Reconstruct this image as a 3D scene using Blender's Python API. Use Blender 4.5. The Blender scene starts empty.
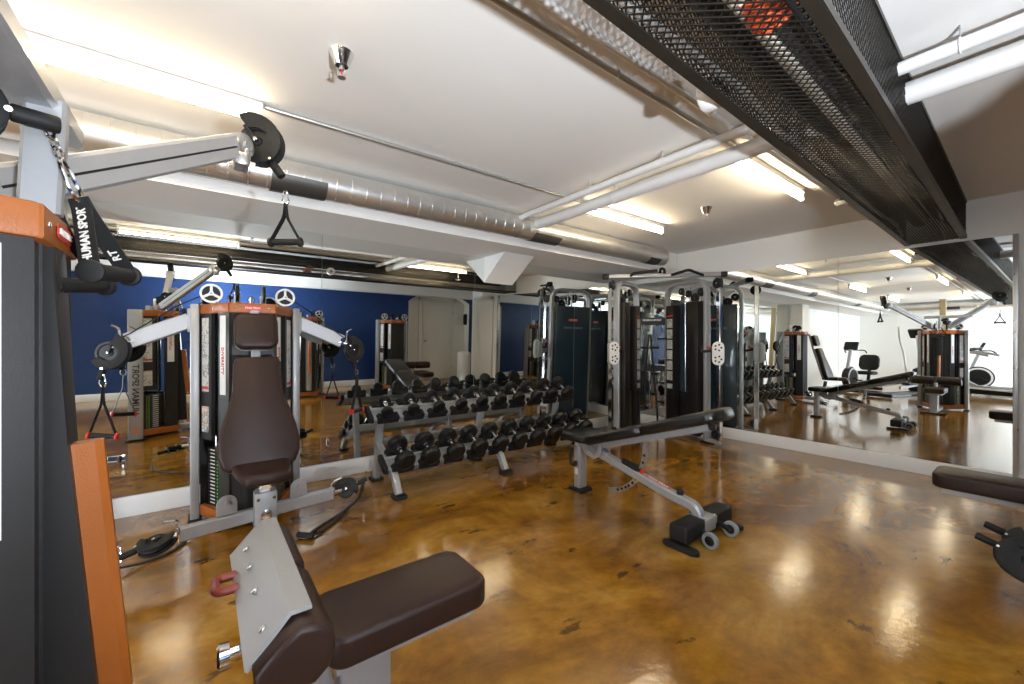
import bpy, bmesh, math, random
from mathutils import Vector as V, Matrix as MX
random.seed(7)
S = bpy.context.scene
C = S.collection
PI = math.pi

# ------------------------------------------------------------------ mesh builder
class MB:
    """collects faces in lists; build() links ONE mesh object"""
    def __init__(s): s.v = []; s.f = []; s.m = []; s.mi = 0; s.M = MX.Identity(4)
    def add(s, vs, fs):
        n = len(s.v)
        for p in vs: s.v.append(tuple(s.M @ V(p)))
        for f in fs: s.f.append([i + n for i in f]); s.m.append(s.mi)
        return s
    def addbm(s, bm):
        bm.verts.index_update()
        s.add([v.co.copy() for v in bm.verts], [[v.index for v in f.verts] for f in bm.faces]); bm.free(); return s
    def box(s, c, d, rot=None, bev=0, seg=2):
        m = MX.Translation(V(c)) @ (rot.to_4x4() if rot else MX.Identity(4))
        if bev <= 0:
            x, y, z = (k / 2 for k in d)
            vs = [m @ V((a * x, b * y, e * z)) for a in (-1, 1) for b in (-1, 1) for e in (-1, 1)]
            return s.add(vs, [(0, 1, 3, 2), (4, 6, 7, 5), (0, 4, 5, 1), (2, 3, 7, 6), (0, 2, 6, 4), (1, 5, 7, 3)])
        bm = bmesh.new(); bmesh.ops.create_cube(bm, size=1)
        for v in bm.verts: v.co = V((v.co.x * d[0], v.co.y * d[1], v.co.z * d[2]))
        bmesh.ops.bevel(bm, geom=bm.edges[:], offset=min(bev, min(d) * .49), segments=seg, profile=.5, affect='EDGES')
        for v in bm.verts: v.co = m @ v.co
        return s.addbm(bm)
    def slab(s, poly, t, M=None, bev=0, seg=3, z0=None):
        """2-D outline in local XY thickened along local Z (0..t), rims bevelled"""
        M = M or MX.Identity(4)
        bm = bmesh.new()
        a = [bm.verts.new((p[0], p[1], 0)) for p in poly]; b = [bm.verts.new((p[0], p[1], t)) for p in poly]
        n = len(poly)
        fb = bm.faces.new(a[::-1]); ft = bm.faces.new(b)
        for i in range(n): bm.faces.new((a[i], a[(i + 1) % n], b[(i + 1) % n], b[i]))
        if bev > 0:
            es = list(fb.edges) + list(ft.edges)
            bmesh.ops.bevel(bm, geom=es, offset=min(bev, t * .49), segments=seg, profile=.5, affect='EDGES')
        bmesh.ops.recalc_face_normals(bm, faces=bm.faces[:])
        for v in bm.verts: v.co = M @ v.co
        return s.addbm(bm)
    def pad(s, poly, t, M=None, r=.02, seg=5, puff=.0):
        """upholstered pad: outline in local XY, thickness t, rims rounded by radius r"""
        M = M or MX.Identity(4); n = len(poly)
        ar = sum(poly[i][0] * poly[(i + 1) % n][1] - poly[(i + 1) % n][0] * poly[i][1] for i in range(n))
        if ar < 0: poly = poly[::-1]
        N = []
        for i in range(n):
            a, b, c = V((*poly[i - 1], 0)), V((*poly[i], 0)), V((*poly[(i + 1) % n], 0))
            e1, e2 = (b - a).normalized(), (c - b).normalized()
            n1, n2 = V((e1.y, -e1.x, 0)), V((e2.y, -e2.x, 0)); m = (n1 + n2); m = m / max(.5, m.length_squared / 2) if m.length > 1e-6 else n1
            N.append(m)
        r = min(r, t * .5); vs = []; rings = []
        lay = [(r * (1 - math.sin(a)), r * (1 - math.cos(a))) for a in [PI / 2 * k / seg for k in range(seg + 1)]]
        prof = [(i, z) for i, z in lay] + [(i, t - z) for i, z in lay[::-1]]
        prof = [(1.35 * r, -puff * .5)] + prof + [(1.35 * r, t + puff * .5)]
        for ins, z in prof:
            rings.append(len(vs))
            for i in range(n): vs.append(M @ V((poly[i][0] - N[i].x * ins, poly[i][1] - N[i].y * ins, z)))
        fs = [list(range(n))[::-1], [rings[-1] + i for i in range(n)]]
        for A, B in zip(rings, rings[1:]):
            for i in range(n): j = (i + 1) % n; fs.append((A + i, A + j, B + j, B + i))
        return s.add(vs, fs)
    def prism(s, poly, z0, z1):
        """plan polygon (x,y) raised from z0 to z1"""
        ar = sum(poly[i][0] * poly[(i + 1) % len(poly)][1] - poly[(i + 1) % len(poly)][0] * poly[i][1] for i in range(len(poly)))
        if ar < 0: poly = poly[::-1]
        n = len(poly)
        vs = [(p[0], p[1], z0) for p in poly] + [(p[0], p[1], z1) for p in poly]
        return s.add(vs, [list(range(n))[::-1], list(range(n, 2 * n))] + [(i, (i + 1) % n, n + (i + 1) % n, n + i) for i in range(n)])
    def cyl(s, p0, p1, r, seg=20, r2=None, bev=0):
        p0, p1 = V(p0), V(p1); r2 = r if r2 is None else r2
        d = (p1 - p0).normalized(); L = (p1 - p0).length
        if bev: return s.lathe([(0, 0), (r - bev, 0), (r - .3 * bev, .3 * bev), (r, bev), (r2, L - bev), (r2 - .3 * bev, L - .3 * bev), (r2 - bev, L), (0, L)], p0, d, seg)
        return s.lathe([(0, 0), (r, 0), (r2, L), (0, L)], p0, d, seg)
    def lathe(s, prof, o, d, seg=24):
        o, d = V(o), V(d).normalized()
        u = d.orthogonal().normalized(); w = d.cross(u)
        vs = []; idx = []
        for r, h in prof:
            if r < 1e-6: idx.append([len(vs)]); vs.append(o + d * h)
            else:
                idx.append(list(range(len(vs), len(vs) + seg)))
                for k in range(seg):
                    a = 2 * PI * k / seg; vs.append(o + d * h + (u * math.cos(a) + w * math.sin(a)) * r)
        fs = []
        for A, B in zip(idx, idx[1:]):
            if len(A) == 1 and len(B) == 1: continue
            for k in range(seg):
                j = (k + 1) % seg
                if len(A) == 1: fs.append((A[0], B[j], B[k]))
                elif len(B) == 1: fs.append((A[k], A[j], B[0]))
                else: fs.append((A[k], A[j], B[j], B[k]))
        return s.add(vs, fs)
    def sweep(s, pts, sec, up=(0, 0, 1), closed=False, caps=True):
        pts = [V(p) for p in pts]; n = len(pts); up = V(up)
        k = len(sec); vs = []; fs = []; prev = None
        for i in range(n):
            a = pts[(i - 1) % n] if (i or closed) else pts[i]; b = pts[(i + 1) % n] if (i < n - 1 or closed) else pts[i]
            t = (b - a).normalized()
            if prev is None: x = up.cross(t); x = x.normalized() if x.length > 1e-4 else t.orthogonal().normalized()
            else:
                x = up.cross(t) if up.cross(t).length > .25 else prev - t * prev.dot(t)
                if x.dot(prev) < 0: x = -x
                x.normalize()
            prev = x; y = t.cross(x)
            for p in sec: vs.append(pts[i] + x * p[0] + y * p[1])
        for i in range(n if closed else n - 1):
            j = (i + 1) % n
            for q in range(k): r = (q + 1) % k; fs.append((i * k + q, i * k + r, j * k + r, j * k + q))
        if caps and not closed: fs += [list(range(k))[::-1], list(range((n - 1) * k, n * k))]
        return s.add(vs, fs)
    def tube(s, pts, r, seg=10, closed=False):
        pts = [V(p) for p in pts]; n = len(pts)
        # parallel transport
        vs = []; fs = []; x = None
        for i in range(n):
            a = pts[(i - 1) % n] if (i or closed) else pts[i]; b = pts[(i + 1) % n] if (i < n - 1 or closed) else pts[i]
            t = (b - a).normalized()
            x = t.orthogonal().normalized() if x is None else (x - t * x.dot(t)).normalized()
            y = t.cross(x)
            for k in range(seg): q = 2 * PI * k / seg; vs.append(pts[i] + (x * math.cos(q) + y * math.sin(q)) * r)
        for i in range(n if closed else n - 1):
            j = (i + 1) % n
            for q in range(seg): w = (q + 1) % seg; fs.append((i * seg + q, i * seg + w, j * seg + w, j * seg + q))
        if not closed: fs += [list(range(seg))[::-1], list(range((n - 1) * seg, n * seg))]
        return s.add(vs, fs)
    def rtube(s, pts, w, h, up=(0, 0, 1), bev=.006, closed=False):
        a, b = w / 2, h / 2; e = min(bev, a * .8, b * .8)
        sec = [(a - e, -b), (a, -b + e), (a, b - e), (a - e, b), (-a + e, b), (-a, b - e), (-a, -b + e), (-a + e, -b)]
        return s.sweep(pts, sec, up, closed)
    def build(s, name, mats, parent=None, smooth=35, kind=None):
        me = bpy.data.meshes.new(name); me.from_pydata(s.v, [], s.f)
        for m in (mats if isinstance(mats, (list, tuple)) else [mats]): me.materials.append(m)
        me.polygons.foreach_set('material_index', s.m); me.update()
        bm = bmesh.new(); bm.from_mesh(me); bmesh.ops.recalc_face_normals(bm, faces=bm.faces[:]); bm.to_mesh(me); bm.free()
        if smooth: me.shade_smooth(); me.set_sharp_from_angle(angle=math.radians(smooth))
        o = bpy.data.objects.new(name, me); C.objects.link(o)
        if parent: o.parent = parent
        if kind: o['kind'] = kind
        return o

def tag(o, label, cat, group=None):
    o['label'] = label; o['category'] = cat
    if group: o['group'] = group
    return o
def empty(name, loc, rz=0, label=None, cat=None, group=None):
    o = bpy.data.objects.new(name, None); C.objects.link(o); o.empty_display_size = .1
    o.location = loc; o.rotation_euler = (0, 0, rz)
    if label: tag(o, label, cat, group)
    return o
def copy_tree(o, parent=None):
    c = o.copy(); C.objects.link(c); c.parent = parent
    for ch in list(o.children): copy_tree(ch, c)
    return c
def fillet(pts, r, n=5):
    pts = [V(p) for p in pts]; out = [pts[0]]
    for i in range(1, len(pts) - 1):
        p = pts[i]; a = (pts[i - 1] - p); b = (pts[i + 1] - p)
        rr = min(r, a.length * .48, b.length * .48)
        a = p + a.normalized() * rr; b = p + b.normalized() * rr
        for k in range(n + 1):
            t = k / n; out.append(a * (1 - t) ** 2 + p * 2 * t * (1 - t) + b * t * t)
    out.append(pts[-1]); return out
def rrect(w, h, r, n=5):
    r = min(r, w / 2 * .98, h / 2 * .98); o = []
    for cx, cy, a0 in ((w / 2 - r, h / 2 - r, 0), (-w / 2 + r, h / 2 - r, 90), (-w / 2 + r, -h / 2 + r, 180), (w / 2 - r, -h / 2 + r, 270)):
        for k in range(n + 1): a = math.radians(a0 + 90 * k / n); o.append((cx + r * math.cos(a), cy + r * math.sin(a)))
    return o
def frame(o, x, y):
    x = V(x).normalized(); y = V(y); z = x.cross(y).normalized(); y = z.cross(x)
    return MX(((x.x, y.x, z.x, o[0]), (x.y, y.y, z.y, o[1]), (x.z, y.z, z.z, o[2]), (0, 0, 0, 1)))
def lettering(txt, size, o, x, y, mat, parent, ext=.0012, name='lettering', align='CENTER', spacing=1.0, shear=0):
    cu = bpy.data.curves.new('t', 'FONT'); cu.body = txt; cu.size = size; cu.extrude = ext; cu.resolution_u = 2
    cu.align_x = align; cu.align_y = 'CENTER'; cu.space_character = spacing; cu.shear = shear; cu.offset = size * .02
    ob = bpy.data.objects.new('t', cu); C.objects.link(ob); bpy.context.view_layer.update()
    me = bpy.data.meshes.new_from_object(ob.evaluated_get(bpy.context.evaluated_depsgraph_get()))
    bpy.data.objects.remove(ob); bpy.data.curves.remove(cu)
    me.transform(frame(o, x, y)); me.materials.clear(); me.materials.append(mat); me.name = name
    r = bpy.data.objects.new(name, me); C.objects.link(r); r.parent = parent
    return r

# ------------------------------------------------------------------ materials
def mat(name, col, rough=.5, metal=0, spec=.5, noise=0, nscale=8, bump=0, bscale=60, coat=0, emit=None, es=0, ior=1.5, rvar=0, coat_r=.05):
    m = bpy.data.materials.new(name); m.use_nodes = True; nt = m.node_tree; N = nt.nodes; L = nt.links
    b = N['Principled BSDF']
    b.inputs['Base Color'].default_value = (*col, 1); b.inputs['Roughness'].default_value = rough; b.inputs['Metallic'].default_value = metal
    b.inputs['IOR'].default_value = ior; b.inputs['Specular IOR Level'].default_value = spec
    b.inputs['Coat Weight'].default_value = coat; b.inputs['Coat Roughness'].default_value = coat_r
    tc = N.new('ShaderNodeTexCoord')
    if noise or rvar:
        n = N.new('ShaderNodeTexNoise'); n.inputs['Scale'].default_value = nscale; n.inputs['Detail'].default_value = 5
        L.new(tc.outputs['Object'], n.inputs['Vector'])
        if noise:
            r = N.new('ShaderNodeMixRGB'); r.inputs[1].default_value = (*[c * (1 - noise) for c in col], 1); r.inputs[2].default_value = (*[min(1, c * (1 + noise)) for c in col], 1)
            L.new(n.outputs['Fac'], r.inputs[0]); L.new(r.outputs[0], b.inputs['Base Color'])
        if rvar:
            mp = N.new('ShaderNodeMapRange'); mp.inputs['To Min'].default_value = max(0, rough - rvar); mp.inputs['To Max'].default_value = rough + rvar
            L.new(n.outputs['Fac'], mp.inputs['Value']); L.new(mp.outputs['Result'], b.inputs['Roughness'])
    if bump:
        n2 = N.new('ShaderNodeTexNoise'); n2.inputs['Scale'].default_value = bscale; n2.inputs['Detail'].default_value = 3
        L.new(tc.outputs['Object'], n2.inputs['Vector'])
        bp = N.new('ShaderNodeBump'); bp.inputs['Strength'].default_value = bump; bp.inputs['Distance'].default_value = .003
        L.new(n2.outputs['Fac'], bp.inputs['Height']); L.new(bp.outputs['Normal'], b.inputs['Normal'])
    if emit: b.inputs['Emission Color'].default_value = (*emit, 1); b.inputs['Emission Strength'].default_value = es
    return m
M = {}
M['silver'] = mat('silver_paint', (.37, .375, .385), .42, .38, .5, .04, 60, .04, 300, coat=.3)
M['steel'] = mat('brushed_steel', (.52, .52, .52), .3, .85, .5, .06, 30, rvar=.08)
M['chrome'] = mat('chrome', (.8, .8, .8), .1, 1, rvar=.03)
M['galv'] = mat('galvanized_steel', (.72, .71, .69), .36, .9, .5, .10, 7, .03, 18, rvar=.06)
M['galvdark'] = mat('perforated_grille', (.10, .10, .10), .45, .7, .5, .3, 180)
M['charcoal'] = mat('charcoal_shroud', (0.0223,0.0217,0.0217), .42, 0, .3, .1, 20, .06, 250)
M['dark'] = mat('black_plastic', (0.0087,0.0087,0.0093), .4, 0, .3, .2, 20, .06, 200)
M['rubber'] = mat('black_rubber', (0.0112,0.0112,0.0112), .6, 0, .3, .25, 30, .15, 180)
M['urethane'] = mat('black_urethane', (0.0081,0.0081,0.0087), .38, 0, .3, .2, 20, .05, 150)
M['brown'] = mat('brown_vinyl', (.0255, .0118, .0088), .42, 0, .3, .12, 12, .12, 350)
M['blackvinyl'] = mat('black_vinyl', (0.0087,0.0081,0.0081), .27, 0, .5, .15, 12, .12, 350)
M['orange'] = mat('orange_leather', (.34, .095, .012), .42, 0, .5, .14, 9, .14, 260)
M['red'] = mat('red_plastic', (.55, .03, .02), .4, 0, .5, .1, 20)
M['darkred'] = mat('dark_red_plastic', (.20, .026, .018), .45, 0, .5, .1, 20)
M['white'] = mat('white_plastic', (.75, .75, .74), .4, 0, .5, .04, 20)
M['blueblack'] = mat('blue_black_panel', (.028, .048, .070), .22, 0, .5, .15, 5, .02, 60, coat=.4)
M['brownblack'] = mat('dark_brown_panel', (0.0136,0.0112,0.0099), .42, 0, .3, .15, 10, .05, 200)
M['wall'] = mat('white_wall_paint', (.80, .79, .76), .6, 0, .5, .03, 3, .12, 60)
M['ceil'] = mat('white_ceiling_paint', (.82, .81, .79), .7, 0, .5, .03, 1.6, .10, 40)
M['trim'] = mat('white_gloss_trim', (.78, .78, .77), .35, 0, .5, .02, 5, .05, 40)
M['blue'] = mat('blue_wall_paint', (.002, .028, .125), .55, 0, .5, .1, 4, .1, 60)
M['doorp'] = mat('cream_door_paint', (.74, .71, .64), .45, 0, .5, .03, 3, .04, 40)
M['mesh'] = mat('blackened_steel_mesh', (.035, .031, .027), .38, .75, .5, .4, 12, rvar=.1)
M['rail'] = mat('blackened_steel_angle', (.045, .038, .030), .42, .6, .5, .4, 5, rvar=.1)
M['pipew'] = mat('white_painted_pipe', (.74, .73, .72), .45, 0, .5, .05, 9, .08, 50)
M['cond'] = mat('steel_conduit', (.55, .55, .54), .35, .8, .5, .1, 20)
M['dkpipe'] = mat('dark_insulated_pipe', (.045, .042, .038), .6, .1, .5, .4, 8, .15, 40)
M['beige'] = mat('pale_duct_wrap', (.55, .5, .42), .6, .1, .5, .15, 9, .2, 20)
M['tube'] = mat('lit_fluorescent_tube', (1, .9, .75), .5, emit=(1, .81, .54), es=38)
M['tripod'] = mat('pale_aluminium', (.62, .58, .5), .4, .5, .5, .05, 20)
M['grey'] = mat('grey_wheel_rubber', (.22, .23, .24), .6, 0, .5, .1, 20)
M['textred'] = mat('red_print', (.5, .05, .035), .5)
M['textblk'] = mat('black_print', (.03, .02, .025), .5)
M['textwht'] = mat('white_print', (.75, .73, .68), .5)
M['textblue'] = mat('pale_blue_print', (.16, .27, .32), .4)
M['orangeprint'] = mat('orange_print', (.7, .22, .05), .5)
M['plate'] = mat('weight_plate_iron', (.016, .016, .017), .45, .2, .5, .2, 20)
M['green'] = mat('green_selector_mark', (.12, .5, .08), .5)
M['yellow'] = mat('yellow_selector_mark', (.7, .55, .05), .5)
M['glassedge'] = mat('mirror_glass_edge', (.5, .6, .56), .2, 0)

def mirror_mat():
    m = bpy.data.materials.new('mirror_silvering'); m.use_nodes = True; b = m.node_tree.nodes['Principled BSDF']
    b.inputs['Base Color'].default_value = (.84, .87, .85, 1); b.inputs['Metallic'].default_value = 1; b.inputs['Roughness'].default_value = 0.0
    return m
M['mirror'] = mirror_mat()

def placard_mat():
    m = mat('printed_placard', (.5, .5, .48), .45); nt = m.node_tree; N = nt.nodes; L = nt.links; b = N['Principled BSDF']
    tc = N.new('ShaderNodeTexCoord'); n = N.new('ShaderNodeTexVoronoi'); n.inputs['Scale'].default_value = 38; n.feature = 'DISTANCE_TO_EDGE'
    L.new(tc.outputs['Object'], n.inputs['Vector'])
    r = N.new('ShaderNodeValToRGB'); r.color_ramp.elements[0].color = (.17, .17, .17, 1); r.color_ramp.elements[1].color = (.55, .55, .53, 1)
    r.color_ramp.elements[0].position = .04; r.color_ramp.elements[1].position = .10
    n2 = N.new('ShaderNodeTexNoise'); n2.inputs['Scale'].default_value = 18; L.new(tc.outputs['Object'], n2.inputs['Vector'])
    mx = N.new('ShaderNodeMixRGB'); mx.inputs[2].default_value = (.55, .55, .53, 1)
    r2 = N.new('ShaderNodeValToRGB'); r2.color_ramp.elements[0].position = .48; r2.color_ramp.elements[1].position = .54
    L.new(n2.outputs['Fac'], r2.inputs[0]); L.new(r2.outputs[0], mx.inputs[0])
    L.new(n.outputs['Distance'], r.inputs[0]); L.new(r.outputs[0], mx.inputs[1]); L.new(mx.outputs[0], b.inputs['Base Color'])
    return m
M['placard'] = placard_mat()

def floor_mat():
    m = bpy.data.materials.new('stained_polished_concrete'); m.use_nodes = True; nt = m.node_tree; N = nt.nodes; L = nt.links; b = N['Principled BSDF']
    tc = N.new('ShaderNodeTexCoord')
    def noise(sc, det=6, rough=.6, dist=0, mapsc=None):
        n = N.new('ShaderNodeTexNoise'); n.inputs['Scale'].default_value = sc; n.inputs['Detail'].default_value = det; n.inputs['Roughness'].default_value = rough; n.inputs['Distortion'].default_value = dist
        if mapsc:
            mp = N.new('ShaderNodeMapping'); mp.inputs['Scale'].default_value = mapsc; mp.inputs['Rotation'].default_value = (0, 0, .5); L.new(tc.outputs['Object'], mp.inputs[0]); L.new(mp.outputs[0], n.inputs['Vector'])
        else: L.new(tc.outputs['Object'], n.inputs['Vector'])
        return n
    def ramp(src, stops):
        r = N.new('ShaderNodeValToRGB'); e = r.color_ramp.elements
        while len(e) < len(stops): e.new(.5)
        for i, (p, c) in enumerate(stops): e[i].position = p; e[i].color = (*c, 1)
        L.new(src, r.inputs[0]); return r
    big = ramp(noise(1.15, 8, .66, .6, (1, 1.5, 1)).outputs['Fac'], [(.30, (.10, .036, .006)), (.43, (.235, .100, .011)), (.55, (.34, .165, .018)), (.70, (.50, .285, .065))])
    fine = ramp(noise(9, 8, .7).outputs['Fac'], [(.3, (.62, .60, .56)), (.68, (1.15, 1.15, 1.15))])
    mul = N.new('ShaderNodeMixRGB'); mul.blend_type = 'MULTIPLY'; mul.inputs[0].default_value = .8
    L.new(big.outputs[0], mul.inputs[1]); L.new(fine.outputs[0], mul.inputs[2])
    # dark chipped patches in the old slab
    st = ramp(noise(2.3, 6, .58, .2, (1, 2.2, 1)).outputs['Fac'], [(.635, (0, 0, 0)), (.665, (1, 1, 1))])
    mx = N.new('ShaderNodeMixRGB'); mx.inputs[2].default_value = (.05, .026, .008, 1)
    sc_ = N.new('ShaderNodeMath'); sc_.operation = 'MULTIPLY'; sc_.inputs[1].default_value = .75
    L.new(st.outputs[0], sc_.inputs[0]); L.new(sc_.outputs[0], mx.inputs[0]); L.new(mul.outputs[0], mx.inputs[1])
    L.new(mx.outputs[0], b.inputs['Base Color'])
    rr = N.new('ShaderNodeMapRange'); rr.inputs['To Min'].default_value = .07; rr.inputs['To Max'].default_value = .15
    L.new(noise(3, 5).outputs['Fac'], rr.inputs['Value']); L.new(rr.outputs[0], b.inputs['Roughness'])
    b.inputs['Coat Weight'].default_value = .35; b.inputs['Coat Roughness'].default_value = .07
    h = noise(22, 6, .6); bp = N.new('ShaderNodeBump'); bp.inputs['Strength'].default_value = .085; bp.inputs['Distance'].default_value = .012
    L.new(h.outputs['Fac'], bp.inputs['Height']); L.new(bp.outputs[0], b.inputs['Normal']); L.new(bp.outputs[0], b.inputs['Coat Normal'])
    return m
M['floor'] = floor_mat()

# ------------------------------------------------------------------ room shell
YA, XB, ZC = 3.82, 5.2, 2.41
XL, YB = -6.9, -1.6            # far left wall, blue back wall
def struct(name, mb, m, parent=None, smooth=35):
    o = mb.build(name, m, parent, smooth)
    if not parent: o['kind'] = 'structure'
    return o
b = MB(); b.box((-.55, 1.0, -.05), (13.2, 6.2, .1)); struct('floor', b, M['floor'])
b = MB(); b.box((-.55, 1.0, ZC + .06), (13.2, 6.2, .12)); struct('ceiling', b, M['ceil'])
b = MB(); b.box((-.75, YA + .09, 1.25), (12.6, .14, 2.5)); struct('wall_left', b, M['wall'])
b = MB(); b.box((XB + .09, 1.44, 1.25), (.14, 4.78, 2.5)); b.box((XB + .50, -.88, 1.25), (.70, .14, 2.5)); b.box((XB + .5, -1.42, 1.25), (.14, 1.0, 2.5)); struct('wall_right', b, M['wall'])
b = MB(); b.box((XL - .07, 1.1, 1.25), (.14, 5.7, 2.5)); struct('wall_far', b, M['wall'])
# blue back wall with a daylight window and an arched door niche
WX0, WX1, WZ0, WZ1 = -6.75, -4.4, .45, 2.05
NX0, NX1 = 3.86, 5.52
b = MB()
for x0, x1, z0, z1 in ((XL, WX0, 0, 2.5), (WX0, WX1, 0, WZ0), (WX0, WX1, WZ1, 2.5), (WX1, NX0, 0, 2.5), (NX1, 5.7, 0, 2.5)):
    b.box(((x0 + x1) / 2, YB - .11, (z0 + z1) / 2), (x1 - x0, .22, z1 - z0))
arch = [(NX0 + (NX1 - NX0) * k / 16, 1.93 + .25 * math.sin(PI * k / 16) ** .75) for k in range(17)]
for (xa, za), (xb, zb) in zip(arch, arch[1:]):
    vs = [(xa, YB, za), (xb, YB, zb), (xb, YB, 2.5), (xa, YB, 2.5)]; vs += [(x, YB - .22, z) for x, y, z in vs]
    b.add(vs, [(0, 1, 2, 3), (7, 6, 5, 4), (0, 4, 5, 1)])
struct('wall_back', b, M['blue'])
b = MB(); b.box(((NX0 + NX1) / 2, YB - .25, 1.2), (NX1 - NX0 + .3, .05, 2.4))                      # niche lining
for x in (NX0 + .006, NX1 - .006): b.box((x, YB - .11, .97), (.012, .225, 1.93))
for (xa, za), (xb, zb) in zip(arch, arch[1:]):
    vs = [(xa, YB + .002, za), (xb, YB + .002, zb), (xb, YB - .225, zb), (xa, YB - .225, za)]; vs += [(x, y, z - .012) for x, y, z in vs]
    b.add(vs, [(0, 1, 2, 3), (7, 6, 5, 4), (0, 4, 5, 1), (2, 6, 7, 3)])
struct('trim_1', b, M['doorp'])
b = MB(); b.box((-.65, YB + .15, 2.235), (12.5, .3, .36)); struct('trim_2', b, M['trim'])         # white boxed beam over the blue wall
# door in the niche
dr = MB(); dr.box((4.73, YB - .205, 1.0), (.84, .045, 1.96), bev=.004)
door = struct('door_1', dr, M['doorp'])
fr = MB(); fr.box((4.26, YB - .21, 1.02), (.09, .04, 2.06)); fr.box((5.20, YB - .21, 1.02), (.09, .04, 2.06)); fr.box((4.73, YB - .21, 2.03), (1.03, .04, .09)); fr.build('door_frame', M['doorp'], door)
k = MB(); k.lathe([(0, 0), (.028, 0), (.028, .008), (.012, .012), (.012, .04), (.028, .05), (.03, .065), (.018, .08), (0, .082)], (4.37, YB - .182, .98), (0, 1, 0)); k.build('door_knob', M['steel'], door)
for i, z in enumerate((.3, 1.7)):
    k = MB(); k.box((5.145, YB - .185, z), (.02, .02, .09)); k.build('hinge', M['steel'], door)
# panelled end of the right wall
b = MB(); b.box((XB - .005, -.38, 1.02), (.03, .74, 2.04)); b.box((XB - .022, -.05, 1.02), (.02, .09, 2.06)); b.box((XB - .022, -.72, 1.02), (.02, .09, 2.06)); b.box((XB - .022, -.385, 2.03), (.02, .76, .09))
struct('trim_3', b, M['doorp'])
# window frame and sill in the blue wall
w = MB()
for x in (WX0, (WX0 * 2 + WX1) / 3, (WX0 + WX1 * 2) / 3, WX1): w.box((x, YB - .1, (WZ0 + WZ1) / 2), (.06, .1, WZ1 - WZ0))
for z in (WZ0, 1.5, WZ1): w.box(((WX0 + WX1) / 2, YB - .1, z), (WX1 - WX0, .1, .06))
w.box(((WX0 + WX1) / 2, YB + .03, WZ0 - .02), (WX1 - WX0 + .2, .12, .03))
struct('window_1', w, M['trim'])
# soffit above the left mirror and round the far wall
b = MB(); b.box((-.85, 3.47, 2.27), (12.1, .70, .281)); struct('trim_4', b, M['ceil'])
b = MB(); b.box((XL + .4, 1.1, 2.27), (.8, 4.1, .281)); struct('trim_5', b, M['ceil'])
# angled boxing under the soffit
b = MB()
for x0, x1 in ((2.47, 2.86),):
    vs = [(x, y, z) for x in (x0, x1) for y, z in ((3.385, 2.131), (3.835, 2.131), (3.835, 1.82))]
    b.add(vs, [(0, 1, 2), (5, 4, 3), (0, 3, 4, 1), (1, 4, 5, 2), (2, 5, 3, 0)])
struct('trim_6', b, M['ceil'], smooth=0)
# column at the left end of the mirror
b = MB(); b.box((-.95, 3.67, 1.066), (.42, .32, 2.131)); struct('trim_7', b, M['wall'])
# baseboards
b = MB(); b.box((2.24, YA + .008, .07), (5.92, .02, .14), bev=.004); struct('baseboard_left', b, M['trim'])
b = MB(); b.box((XB + .008, 1.86, .067), (.02, 3.92, .134), bev=.004); struct('baseboard_right', b, M['trim'])
b = MB(); b.box((-1.52, YB + .01, .06), (10.76, .02, .12), bev=.004); struct('baseboard_back', b, M['trim'])
b = MB(); b.box((XL + .01, 1.1, .06), (.02, 5.4, .12), bev=.004); struct('baseboard_far', b, M['trim'])
b = MB(); b.box((XB - .008, .175, 1.09), (.03, .03, 1.95), bev=.003); struct('trim_8', b, M['steel'])       # edge bead of the right mirror
b = MB(); b.box((-.725, YA - .008, 1.13), (.02, .03, 1.98), bev=.003); struct('trim_9', b, M['steel'])

# mirrors: glass panels standing on the baseboard
def mirror(a0, a1, wall, label):
    mb = MB(); g = .0015
    if wall == 'A':
        rot = MX.Translation((0, YA, .145)) @ MX.Rotation(math.radians(1.3), 4, 'X')
        x0, x1, h = a0 + g, a1 - g, 1.985
        q = [(x0, 0, 0), (x1, 0, 0), (x1, 0, h), (x0, 0, h)]; bk = (0, .006, 0)
    else:
        rot = MX.Translation((XB, 0, .136)) @ MX.Rotation(math.radians(.2), 4, 'Y')
        y0, y1, h = a0 + g, a1 - g, 1.93
        q = [(0, y0, 0), (0, y1, 0), (0, y1, h), (0, y0, h)]; bk = (.006, 0, 0)
    vs = [rot @ V(p) for p in q] + [rot @ (V(p) + V(bk)) for p in q]
    mb.mi = 0; mb.add(vs[:4], [(0, 1, 2, 3)])
    mb.mi = 1; mb.add(vs, [(4, 5, 6, 7), (0, 4, 5, 1), (1, 5, 6, 2), (2, 6, 7, 3), (3, 7, 4, 0)])
    o = mb.build('wall_mirror', [M['mirror'], M['glassedge']], None, 0)
    tag(o, label, 'mirror', 'gym wall mirror panels')
mirror(-.71, .811, 'A', 'frameless wall mirror panel behind the machine with the brown backrest')
mirror(.811, 2.351, 'A', 'frameless wall mirror panel behind the left half of the dumbbell rack')
mirror(2.351, 3.89, 'A', 'frameless wall mirror panel behind the right half of the dumbbell rack')
mirror(3.89, 5.19, 'A', 'frameless wall mirror panel in the corner left of the cable tower')
mirror(.19, 1.326, 'B', 'frameless wall mirror panel at the right end, beside the steel edge bead')
mirror(1.326, 2.85, 'B', 'frameless wall mirror panel in the middle of the right wall')
mirror(2.85, 3.78, 'B', 'frameless wall mirror panel in the corner behind the cable tower')

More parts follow.
